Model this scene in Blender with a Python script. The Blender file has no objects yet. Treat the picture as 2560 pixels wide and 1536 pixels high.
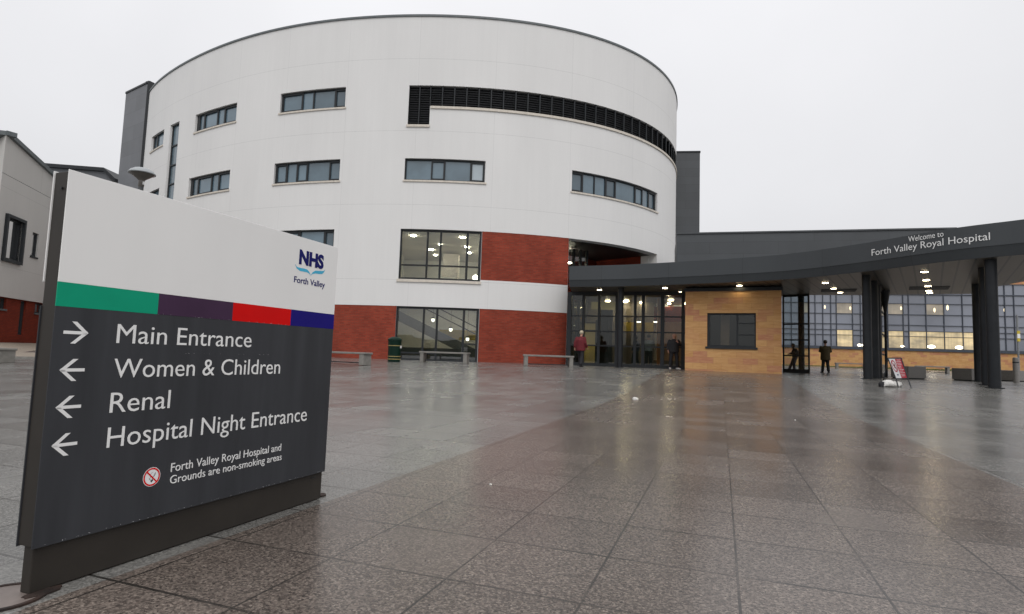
import bpy, bmesh, math, random
import numpy as np
from mathutils import Vector, Matrix
random.seed(7)
S = bpy.context.scene
COL = S.collection

# ------------------------------------------------------------------ camera
H = 0.8
F, PT, RL = 1443.2, 0.083, 0.0337          # focal length in photo pixels, pitch, roll
_fw = np.array([0, math.cos(PT), math.sin(PT)])
_up = np.array([0, -math.sin(PT), math.cos(PT)])
_rt = np.array([1.0, 0, 0])
CR = math.cos(RL)*_rt + math.sin(RL)*_up
CU = -math.sin(RL)*_rt + math.cos(RL)*_up
cam = bpy.data.cameras.new('camera')
cam.sensor_width = 36
cam.lens = F/2560*36
cam.clip_start = 0.05
cam.clip_end = 3000
camo = bpy.data.objects.new('camera', cam)
COL.objects.link(camo)
M = Matrix.Identity(4)
for i in range(3):
    M[i][0], M[i][1], M[i][2] = CR[i], CU[i], -_fw[i]
M[2][3] = H
camo.matrix_world = M
S.camera = camo

# ------------------------------------------------------------------ world, sun, exposure
SUN_EL, SUN_AZ = math.radians(52), math.radians(172)
w = bpy.data.worlds.new('World')
S.world = w
w.use_nodes = True
nt = w.node_tree
nt.nodes.clear()
out = nt.nodes.new('ShaderNodeOutputWorld')
sky = nt.nodes.new('ShaderNodeTexSky')
sky.sky_type = 'NISHITA'
sky.sun_disc = False
sky.sun_elevation = SUN_EL
sky.sun_rotation = SUN_AZ
sky.dust_density = 6
hs = nt.nodes.new('ShaderNodeHueSaturation')
hs.inputs['Saturation'].default_value = 0.12
nt.links.new(sky.outputs[0], hs.inputs['Color'])
b1 = nt.nodes.new('ShaderNodeBackground')
b1.inputs[1].default_value = 0.05
nt.links.new(hs.outputs[0], b1.inputs[0])
tc = nt.nodes.new('ShaderNodeTexCoord')
sx = nt.nodes.new('ShaderNodeSeparateXYZ')
nt.links.new(tc.outputs['Generated'], sx.inputs[0])
rmp = nt.nodes.new('ShaderNodeMapRange')      # overcast dome: three times brighter overhead than at the horizon
rmp.inputs[1].default_value = -0.02; rmp.inputs[2].default_value = 1.0
rmp.inputs[3].default_value = 0.52; rmp.inputs[4].default_value = 1.04
nt.links.new(sx.outputs[2], rmp.inputs[0])
cn = nt.nodes.new('ShaderNodeTexNoise')
cn.inputs['Scale'].default_value = 2.2; cn.inputs['Detail'].default_value = 5
nt.links.new(tc.outputs['Generated'], cn.inputs['Vector'])
cm = nt.nodes.new('ShaderNodeMapRange')
cm.inputs[1].default_value = 0.3; cm.inputs[2].default_value = 0.7
cm.inputs[3].default_value = 0.95; cm.inputs[4].default_value = 1.05
nt.links.new(cn.outputs[0], cm.inputs[0])
mu = nt.nodes.new('ShaderNodeMath'); mu.operation = 'MULTIPLY'
nt.links.new(rmp.outputs[0], mu.inputs[0]); nt.links.new(cm.outputs[0], mu.inputs[1])
b2 = nt.nodes.new('ShaderNodeBackground')
b2.inputs[0].default_value = (0.97, 0.97, 1.0, 1)
nt.links.new(mu.outputs[0], b2.inputs[1])
ad = nt.nodes.new('ShaderNodeAddShader')
nt.links.new(b1.outputs[0], ad.inputs[0]); nt.links.new(b2.outputs[0], ad.inputs[1])
nt.links.new(ad.outputs[0], out.inputs[0])

sl = bpy.data.lights.new('sun', 'SUN')
sl.energy = 0.42
sl.angle = math.radians(40)
sl.color = (1, 0.97, 0.93)
so = bpy.data.objects.new('sun', sl)
COL.objects.link(so)
sd = Vector((math.sin(SUN_AZ)*math.cos(SUN_EL), math.cos(SUN_AZ)*math.cos(SUN_EL), math.sin(SUN_EL)))
so.rotation_euler = sd.to_track_quat('Z', 'Y').to_euler()
S.view_settings.view_transform = 'Standard'
S.view_settings.look = 'None'
S.view_settings.exposure = 0.0
S.view_settings.gamma = 1.0
S.cycles.max_bounces = 8
S.cycles.transparent_max_bounces = 12
S.cycles.sample_clamp_indirect = 6

# ------------------------------------------------------------------ measuring helpers (photo pixels -> the place)
def ray(px, py):
    return ((px-1280)*CR - (py-768)*CU)/F + _fw
def at(px, py, Y):
    d = ray(px, py); t = Y/d[1]
    return Vector((d[0]*t, Y, H + d[2]*t))
def atz(px, py, z):
    d = ray(px, py); t = (z-H)/d[2]
    return Vector((d[0]*t, d[1]*t, z))
YAW = 0.349
SY, CY = math.sin(YAW), math.cos(YAW)
def zgu(u):
    t = min(1, max(0, (u-9)/14.0))
    return 0.40*t*t*(3-2*t) + 0.0075*min(40, max(0, u-23))
def zg(x, y):
    return zgu(x*SY + y*CY)
def foot(px, py, Y):
    p = at(px, py, Y)
    return Vector((p.x, Y, zg(p.x, Y)))

# ------------------------------------------------------------------ object helpers
def tag(o, label=None, cat=None, group=None, kind=None):
    if label: o['label'] = label
    if cat: o['category'] = cat
    if group: o['group'] = group
    if kind: o['kind'] = kind
    return o
def empty(name, loc=(0, 0, 0), rz=0, label=None, cat=None, group=None):
    o = bpy.data.objects.new(name, None)
    COL.objects.link(o)
    o.location = loc; o.rotation_euler = (0, 0, rz)
    o.empty_display_size = 0.2
    return tag(o, label, cat, group)
def copy_tree(o, parent=None):
    c = o.copy(); COL.objects.link(c)
    if parent is not None: c.parent = parent
    for ch in list(o.children): copy_tree(ch, c)
    return c

class MB:
    def __init__(s): s.v = []; s.f = []; s.uv = []; s.m = []
    def quad(s, a, b, c, d, uv=None, m=0):
        a, b, c, d = Vector(a), Vector(b), Vector(c), Vector(d)
        n = len(s.v); s.v += [a, b, c, d]; s.f.append((n, n+1, n+2, n+3)); s.m.append(m)
        if uv is None:
            l = (b-a).length; h = (d-a).length
            uv = [(0, 0), (l, 0), (l, h), (0, h)]
        s.uv.append(uv)
    def poly(s, pts, m=0):
        n = len(s.v); s.v += [Vector(p) for p in pts]; s.f.append(tuple(range(n, n+len(pts)))); s.m.append(m)
        s.uv.append([(p[0], p[1]) for p in pts])
    def tri(s, a, b, c, m=0): s.poly([a, b, c], m)
    def box(s, o, ex, ey, ez, m=0):
        o, ex, ey, ez = Vector(o), Vector(ex), Vector(ey), Vector(ez)
        p = lambda i, j, k: o + ex*i + ey*j + ez*k
        if ex.cross(ey).dot(ez) < 0:
            o = o + ey; ey = -ey
        q = s.quad
        q(p(0,0,0), p(1,0,0), p(1,0,1), p(0,0,1), m=m)
        q(p(1,0,0), p(1,1,0), p(1,1,1), p(1,0,1), m=m)
        q(p(1,1,0), p(0,1,0), p(0,1,1), p(1,1,1), m=m)
        q(p(0,1,0), p(0,0,0), p(0,0,1), p(0,1,1), m=m)
        q(p(0,0,1), p(1,0,1), p(1,1,1), p(0,1,1), m=m)
        q(p(0,1,0), p(1,1,0), p(1,0,0), p(0,0,0), m=m)
    def cbox(s, c, sx_, sy_, sz, m=0):
        s.box((c[0]-sx_/2, c[1]-sy_/2, c[2]), (sx_, 0, 0), (0, sy_, 0), (0, 0, sz), m)
    def lathe(s, prof, n=24, c=(0, 0, 0), m=0):
        c = Vector(c); rings = []
        for r, z in prof:
            k = len(s.v)
            s.v += [c + Vector((r*math.cos(2*math.pi*i/n), r*math.sin(2*math.pi*i/n), z)) for i in range(n)]
            rings.append(k)
        for a, b in zip(rings, rings[1:]):
            for i in range(n):
                j = (i+1) % n
                s.f.append((a+i, a+j, b+j, b+i)); s.m.append(m)
                s.uv.append([(i/n, 0), ((i+1)/n, 0), ((i+1)/n, 1), (i/n, 1)])
        for k, flip in ((rings[0], True), (rings[-1], False)):
            fc = tuple(range(k, k+n)); s.f.append(fc[::-1] if flip else fc); s.m.append(m)
            s.uv.append([(0, 0)]*n)
    def tube(s, pts, r, n=10, m=0):
        pts = [Vector(p) for p in pts]; rings = []
        for i, p in enumerate(pts):
            d = (pts[min(i+1, len(pts)-1)] - pts[max(i-1, 0)]).normalized()
            a = d.orthogonal().normalized(); b = d.cross(a)
            rr = r[i] if isinstance(r, (list, tuple)) else r
            k = len(s.v)
            s.v += [p + (a*math.cos(2*math.pi*j/n) + b*math.sin(2*math.pi*j/n))*rr for j in range(n)]
            rings.append(k)
        for a, b in zip(rings, rings[1:]):
            for i in range(n):
                j = (i+1) % n
                s.f.append((a+i, a+j, b+j, b+i)); s.m.append(m); s.uv.append([(0, 0), (1, 0), (1, 1), (0, 1)])
        s.f.append(tuple(range(rings[0], rings[0]+n))[::-1]); s.m.append(m); s.uv.append([(0, 0)]*n)
        s.f.append(tuple(range(rings[-1], rings[-1]+n))); s.m.append(m); s.uv.append([(0, 0)]*n)
    def build(s, name, mats, parent=None, smooth=False, bevel=0, merge=True):
        me = bpy.data.meshes.new(name)
        me.from_pydata([tuple(v) for v in s.v], [], s.f)
        uvl = me.uv_layers.new(name='UVMap')
        flat = [c for f in s.uv for c in f]
        for i, c in enumerate(flat): uvl.data[i].uv = c
        if not isinstance(mats, (list, tuple)): mats = [mats]
        for m_ in mats: me.materials.append(m_)
        me.polygons.foreach_set('material_index', s.m)
        if merge:
            bm = bmesh.new(); bm.from_mesh(me)
            bmesh.ops.remove_doubles(bm, verts=bm.verts, dist=0.0004)
            bm.to_mesh(me); bm.free()
        if smooth:
            me.polygons.foreach_set('use_smooth', [True]*len(me.polygons))
        me.update()
        o = bpy.data.objects.new(name, me); COL.objects.link(o)
        if parent is not None: o.parent = parent
        if bevel:
            bv = o.modifiers.new('bevel', 'BEVEL'); bv.width = bevel; bv.segments = 2; bv.limit_method = 'ANGLE'
        if smooth == 'auto':
            try: me.set_sharp_from_angle(angle=math.radians(35))
            except Exception: pass
        return o

# ------------------------------------------------------------------ materials
def rgb(c): return (c[0], c[1], c[2], 1)
def newmat(name):
    m = bpy.data.materials.new(name); m.use_nodes = True
    return m, m.node_tree, m.node_tree.nodes['Principled BSDF']
def N(t, typ, **kw):
    n = t.nodes.new(typ)
    for k, v in kw.items(): setattr(n, k, v)
    return n
def mix(t, a, b, f, mode='MIX'):
    n = N(t, 'ShaderNodeMix', data_type='RGBA', blend_type=mode)
    for sock, val in ((n.inputs[0], f), (n.inputs[6], a), (n.inputs[7], b)):
        if hasattr(val, 'links'): t.links.new(val, sock)
        elif isinstance(val, (int, float)): sock.default_value = val
        else: sock.default_value = rgb(val)
    return n.outputs[2]
def math_(t, op, a, b=None, clamp=False):
    n = N(t, 'ShaderNodeMath', operation=op, use_clamp=clamp)
    for i, val in enumerate((a, b)):
        if val is None: continue
        if hasattr(val, 'links'): t.links.new(val, n.inputs[i])
        else: n.inputs[i].default_value = val
    return n.outputs[0]
def maprange(t, v, a, b, c, d):
    n = N(t, 'ShaderNodeMapRange'); t.links.new(v, n.inputs[0])
    for i, x in enumerate((a, b, c, d)): n.inputs[i+1].default_value = x
    return n.outputs[0]
def noise(t, vec, scale, detail=4, rough=.55):
    n = N(t, 'ShaderNodeTexNoise')
    n.inputs['Scale'].default_value = scale; n.inputs['Detail'].default_value = detail; n.inputs['Roughness'].default_value = rough
    if vec is not None: t.links.new(vec, n.inputs['Vector'])
    return n.outputs[0]
def bump(t, h, strength, dist=.01):
    n = N(t, 'ShaderNodeBump'); n.inputs['Strength'].default_value = strength; n.inputs['Distance'].default_value = dist
    t.links.new(h, n.inputs['Height']); return n.outputs[0]
def mapping(t, vec, scale=(1, 1, 1), rot=(0, 0, 0)):
    n = N(t, 'ShaderNodeMapping'); n.inputs['Scale'].default_value = scale; n.inputs['Rotation'].default_value = rot
    t.links.new(vec, n.inputs['Vector']); return n.outputs[0]

def plain(name, col, rough=.5, var=.12, scale=6, metal=0, bumps=0, spec=.5, stretch=None):
    m, t, b = newmat(name)
    c = N(t, 'ShaderNodeTexCoord').outputs['Object']
    if stretch: c = mapping(t, c, stretch)
    n = noise(t, c, scale, 6)
    k = maprange(t, n, .3, .7, 1-var, 1+var)
    mm = N(t, 'ShaderNodeVectorMath', operation='SCALE'); mm.inputs[0].default_value = col; t.links.new(k, mm.inputs['Scale'])
    t.links.new(mm.outputs[0], b.inputs['Base Color'])
    b.inputs['Roughness'].default_value = rough; b.inputs['Metallic'].default_value = metal
    b.inputs['Specular IOR Level'].default_value = spec
    if bumps: t.links.new(bump(t, noise(t, c, scale*12, 3), bumps), b.inputs['Normal'])
    return m
def vary_island(m, lo=.7, hi=1.25):
    t = m.node_tree; b = t.nodes['Principled BSDF']; src = b.inputs['Base Color'].links[0].from_socket
    g = N(t, 'ShaderNodeNewGeometry'); mm = N(t, 'ShaderNodeVectorMath', operation='SCALE')
    t.links.new(src, mm.inputs[0]); t.links.new(maprange(t, g.outputs['Random Per Island'], 0, 1, lo, hi), mm.inputs['Scale']); t.links.new(mm.outputs[0], b.inputs['Base Color'])
    return m
def emit(name, col, strength):
    m, t, b = newmat(name)
    b.inputs['Base Color'].default_value = rgb(col)
    b.inputs['Emission Color'].default_value = rgb(col); b.inputs['Emission Strength'].default_value = strength
    return m
def litmat(name, col, strength):
    # room light put into the surface as glow, uneven as behind net curtains, with the glass in front still shining
    m, t, b = newmat(name)
    c = N(t, 'ShaderNodeTexCoord').outputs['Object']
    n = noise(t, mapping(t, c, (.5, .5, .9)), 1.3, 4)
    n2 = noise(t, mapping(t, c, (5, 5, .2)), 1.0, 3)
    k = math_(t, 'MULTIPLY', maprange(t, n, .3, .7, .35, 1.25), maprange(t, n2, .3, .7, .8, 1.15))
    b.inputs['Base Color'].default_value = (.2, .19, .17, 1); b.inputs['Roughness'].default_value = .08
    b.inputs['Emission Color'].default_value = rgb(col)
    t.links.new(math_(t, 'MULTIPLY', k, strength), b.inputs['Emission Strength'])
    return m
def thin_glass(name, tint=(.8, .85, .86), ior=1.5, rough=0.0, refl=1.0):
    m, t, b = newmat(name)
    t.nodes.remove(b)
    o = t.nodes['Material Output']
    tr = N(t, 'ShaderNodeBsdfTransparent'); tr.inputs[0].default_value = rgb(tint)
    gl = N(t, 'ShaderNodeBsdfGlossy'); gl.inputs['Roughness'].default_value = rough
    fr = N(t, 'ShaderNodeFresnel'); fr.inputs[0].default_value = ior
    f2 = math_(t, 'MULTIPLY', fr.outputs[0], 1.45*refl, True)
    mx = N(t, 'ShaderNodeMixShader')
    t.links.new(f2, mx.inputs[0]); t.links.new(tr.outputs[0], mx.inputs[1]); t.links.new(gl.outputs[0], mx.inputs[2])
    t.links.new(mx.outputs[0], o.inputs[0])
    return m
def line_mask(t, x, period, width, offset=0.0):
    # 1 on a line of given width (metres) every period
    a = math_(t, 'SUBTRACT', x, offset)
    fr = math_(t, 'FRACT', math_(t, 'DIVIDE', a, period))
    d = math_(t, 'ABSOLUTE', math_(t, 'SUBTRACT', fr, .5))      # .5 on the line
    return math_(t, 'GREATER_THAN', d, .5 - width/period/2)

def render_mat(name='white_render', base=(.74, .725, .695)):
    m, t, b = newmat(name)
    uv = N(t, 'ShaderNodeUVMap').outputs[0]
    sp = N(t, 'ShaderNodeSeparateXYZ'); t.links.new(uv, sp.inputs[0])
    big = noise(t, mapping(t, uv, (.35, .12, 1)), 1.0, 5)
    streak = noise(t, mapping(t, uv, (3.2, .09, 1)), 1.6, 5, .6)
    grain = noise(t, uv, 26, 5, .7)
    k = math_(t, 'ADD', maprange(t, big, .3, .7, -.035, .035), maprange(t, streak, .35, .75, .008, -.018))
    k = math_(t, 'ADD', k, maprange(t, grain, .3, .7, -.03, .03))
    k = math_(t, 'ADD', k, 1.0)
    hz = line_mask(t, sp.outputs[1], 3.65, .022, 7.85)
    vt = line_mask(t, sp.outputs[0], 3.65, .018, 6.30)
    ln = math_(t, 'MAXIMUM', hz, math_(t, 'MULTIPLY', vt, .7))
    k = math_(t, 'SUBTRACT', k, math_(t, 'MULTIPLY', ln, math_(t, 'ADD', .06, math_(t, 'MULTIPLY', streak, .20))))
    mm = N(t, 'ShaderNodeVectorMath', operation='SCALE'); mm.inputs[0].default_value = base; t.links.new(k, mm.inputs['Scale'])
    t.links.new(mm.outputs[0], b.inputs['Base Color'])
    b.inputs['Roughness'].default_value = .85; b.inputs['Specular IOR Level'].default_value = .25
    t.links.new(bump(t, grain, .25, .006), b.inputs['Normal'])
    return m
def brick_mat(name, c1, c2, mortar, bw=.225, bh=.075, msize=.010, dark=1.0):
    m, t, b = newmat(name)
    uv = N(t, 'ShaderNodeUVMap').outputs[0]
    br = N(t, 'ShaderNodeTexBrick')
    br.inputs['Color1'].default_value = rgb(c1); br.inputs['Color2'].default_value = rgb(c2); br.inputs['Mortar'].default_value = rgb(mortar)
    br.inputs['Scale'].default_value = 1.0; br.inputs['Mortar Size'].default_value = msize; br.inputs['Mortar Smooth'].default_value = .3
    br.inputs['Brick Width'].default_value = bw; br.inputs['Row Height'].default_value = bh; br.inputs['Bias'].default_value = -.1
    t.links.new(uv, br.inputs['Vector'])
    n = noise(t, mapping(t, uv, (1, .6, 1)), .8, 6)
    col = mix(t, br.outputs[0], (.05, .012, .01), maprange(t, n, .35, .8, 0, .45))
    t.links.new(col, b.inputs['Base Color'])
    b.inputs['Roughness'].default_value = .8; b.inputs['Specular IOR Level'].default_value = .12
    t.links.new(bump(t, br.outputs['Fac'], -.5, .008), b.inputs['Normal'])
    return m
def stone_mat():
    m, t, b = newmat('sandstone_ashlar')
    uv = N(t, 'ShaderNodeUVMap').outputs[0]
    br = N(t, 'ShaderNodeTexBrick')
    br.inputs['Color1'].default_value = (1, 1, 1, 1); br.inputs['Color2'].default_value = (0, 0, 0, 1); br.inputs['Mortar'].default_value = (.5, .5, .5, 1)
    br.inputs['Scale'].default_value = 1.0; br.inputs['Mortar Size'].default_value = .005
    br.inputs['Brick Width'].default_value = .56; br.inputs['Row Height'].default_value = .245; br.inputs['Bias'].default_value = -.12
    br.offset = .43
    t.links.new(uv, br.inputs['Vector'])
    vein = noise(t, mapping(t, uv, (1.0, 5, 1)), 2.2, 7, .65)
    ramp = N(t, 'ShaderNodeValToRGB'); e = ramp.color_ramp.elements
    e[0].position = 0.0; e[0].color = (.42, .205, .078, 1); e[1].position = 1; e[1].color = (.44, .20, .115, 1)
    x = ramp.color_ramp.elements.new(.45); x.color = (.55, .315, .135, 1)
    x = ramp.color_ramp.elements.new(.75); x.color = (.50, .275, .118, 1)
    bw = N(t, 'ShaderNodeRGBToBW'); t.links.new(br.outputs[0], bw.inputs[0])
    t.links.new(bw.outputs[0], ramp.inputs[0])
    col = mix(t, ramp.outputs[0], (.66, .42, .20), maprange(t, vein, .45, .75, 0, .55))
    col = mix(t, col, (.30, .12, .05), maprange(t, vein, .25, .45, .35, 0))
    col = mix(t, col, (.28, .15, .07), math_(t, 'MULTIPLY', br.outputs['Fac'], .5))
    t.links.new(col, b.inputs['Base Color']); b.inputs['Roughness'].default_value = .85; b.inputs['Specular IOR Level'].default_value = .15
    t.links.new(bump(t, vein, .2, .01), b.inputs['Normal'])
    return m
def clad_mat(name, col, ph=.9, pw=2.4, rough=.5):
    m, t, b = newmat(name)
    uv = N(t, 'ShaderNodeUVMap').outputs[0]
    sp = N(t, 'ShaderNodeSeparateXYZ'); t.links.new(uv, sp.inputs[0])
    ln = math_(t, 'MAXIMUM', line_mask(t, sp.outputs[1], ph, .02), line_mask(t, sp.outputs[0], pw, .015))
    br = N(t, 'ShaderNodeTexBrick'); br.inputs['Color1'].default_value = (1.1,)*3+(1,); br.inputs['Color2'].default_value = (.9,)*3+(1,)
    br.inputs['Mortar'].default_value = (.55,)*3+(1,); br.inputs['Scale'].default_value = 1; br.inputs['Mortar Size'].default_value = .008
    br.inputs['Brick Width'].default_value = pw; br.inputs['Row Height'].default_value = ph
    t.links.new(uv, br.inputs['Vector'])
    n = noise(t, mapping(t, uv, (.5, .2, 1)), 1.5, 5)
    c = mix(t, col, br.outputs[0], 1.0, 'MULTIPLY')
    c = mix(t, c, tuple(x*1.5 for x in col), maprange(t, n, .4, .75, 0, .35))
    t.links.new(c, b.inputs['Base Color']); b.inputs['Roughness'].default_value = rough
    return m
def granite_mat():
    m, t, b = newmat('wet_granite_paving')
    co = N(t, 'ShaderNodeTexCoord').outputs['Object']
    sp = N(t, 'ShaderNodeSeparateXYZ'); t.links.new(co, sp.inputs[0])
    v, u = sp.outputs[0], sp.outputs[1]
    PV, PU, OV, OU = .4888, .4815, .061, 3.372
    jv = line_mask(t, v, PV, .0095, OV + PV*50)
    ju = line_mask(t, u, PU, .0125, OU + PU*50)
    j = math_(t, 'MAXIMUM', jv, ju)
    # one value per slab
    cv = math_(t, 'FLOOR', math_(t, 'DIVIDE', math_(t, 'SUBTRACT', v, OV), PV)); cu = math_(t, 'FLOOR', math_(t, 'DIVIDE', math_(t, 'SUBTRACT', u, OU), PU))
    cb = N(t, 'ShaderNodeCombineXYZ'); t.links.new(cv, cb.inputs[0]); t.links.new(cu, cb.inputs[1])
    wn = N(t, 'ShaderNodeTexWhiteNoise'); wn.noise_dimensions = '2D'; t.links.new(cb.outputs[0], wn.inputs['Vector'])
    tone = maprange(t, wn.outputs['Value'], 0, 1, .87, 1.11)
    # band of dark pinkish granite down the middle, pale granite on either side
    inb = math_(t, 'MULTIPLY', math_(t, 'GREATER_THAN', v, -1.945), math_(t, 'LESS_THAN', v, 1.97))
    c1 = noise(t, co, 88, 4, .75)
    c2 = noise(t, co, 210, 2, .8)
    c3 = noise(t, co, 60, 2, .6)
    vor = N(t, 'ShaderNodeTexVoronoi'); vor.inputs['Scale'].default_value = 130; t.links.new(co, vor.inputs['Vector'])
    vs = N(t, 'ShaderNodeSeparateColor'); t.links.new(vor.outputs['Color'], vs.inputs[0])
    g = math_(t, 'ADD', math_(t, 'MULTIPLY', c1, .5), math_(t, 'MULTIPLY', vs.outputs[0], .24))
    g = math_(t, 'ADD', g, math_(t, 'MULTIPLY', c2, .33))
    r1 = N(t, 'ShaderNodeValToRGB'); e = r1.color_ramp.elements
    e[0].position = .32; e[0].color = (.020, .018, .017, 1); e[1].position = .78; e[1].color = (.40, .34, .285, 1)
    x = e.new(.48); x.color = (.087, .072, .062, 1)
    x = e.new(.62); x.color = (.178, .147, .126, 1)
    t.links.new(g, r1.inputs[0])
    r2 = N(t, 'ShaderNodeValToRGB'); e = r2.color_ramp.elements
    e[0].position = .30; e[0].color = (.055, .054, .051, 1); e[1].position = .8; e[1].color = (.34, .33, .31, 1)
    x = e.new(.55); x.color = (.172, .168, .157, 1)
    t.links.new(g, r2.inputs[0])
    col = mix(t, r2.outputs[0], r1.outputs[0], inb)
    col = mix(t, col, (.15, .105, .088), math_(t, 'MULTIPLY', maprange(t, c3, .5, .68, 0, .25), inb))
    sc = N(t, 'ShaderNodeVectorMath', operation='SCALE'); t.links.new(col, sc.inputs[0]); t.links.new(tone, sc.inputs['Scale'])
    stain = noise(t, co, .55, 5, .6)
    st2 = N(t, 'ShaderNodeVectorMath', operation='SCALE'); t.links.new(sc.outputs[0], st2.inputs[0]); t.links.new(maprange(t, stain, .3, .7, .74, 1.04), st2.inputs['Scale'])
    jn = noise(t, co, 2.3, 3)
    gv = N(t, 'ShaderNodeTexVoronoi'); gv.inputs['Scale'].default_value = 1.7; gv.inputs['Randomness'].default_value = 1.0; t.links.new(co, gv.inputs['Vector'])
    gum = math_(t, 'MULTIPLY', math_(t, 'LESS_THAN', math_(t, 'ADD', gv.outputs['Distance'], math_(t, 'MULTIPLY', c3, .03)), .042), .6)
    col = mix(t, st2.outputs[0], (.02, .018, .016), math_(t, 'MULTIPLY', j, maprange(t, jn, .35, .6, .45, .95)))
    col = mix(t, col, (.035, .032, .030), gum)
    t.links.new(col, b.inputs['Base Color'])
    wet = noise(t, mapping(t, co, (.7, .25, 1)), 1.3, 6, .6)
    rg = math_(t, 'ADD', maprange(t, wet, .3, .7, .16, .27), math_(t, 'MULTIPLY', wn.outputs['Value'], .05))
    t.links.new(rg, b.inputs['Roughness'])
    b.inputs['Specular IOR Level'].default_value = .40
    hgt = math_(t, 'SUBTRACT', math_(t, 'MULTIPLY', c1, .5), math_(t, 'MULTIPLY', j, 1.2))
    t.links.new(bump(t, hgt, .22, .003), b.inputs['Normal'])
    return m
def soffit_mat():
    m, t, b = newmat('soffit_planks')
    co = N(t, 'ShaderNodeTexCoord').outputs['Object']
    r = mapping(t, co, (1, 1, 1), (0, 0, math.radians(36)))
    sp = N(t, 'ShaderNodeSeparateXYZ'); t.links.new(r, sp.inputs[0])
    ln = line_mask(t, sp.outputs[0], .36, .055)
    n = noise(t, mapping(t, r, (3, .3, 1)), 2.0, 4)
    c = mix(t, (.085, .072, .058), (.125, .105, .085), n)
    c = mix(t, c, (.008, .008, .008), ln)
    t.links.new(c, b.inputs['Base Color']); b.inputs['Roughness'].default_value = .38
    t.links.new(bump(t, ln, -.6, .01), b.inputs['Normal'])
    return m

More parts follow.
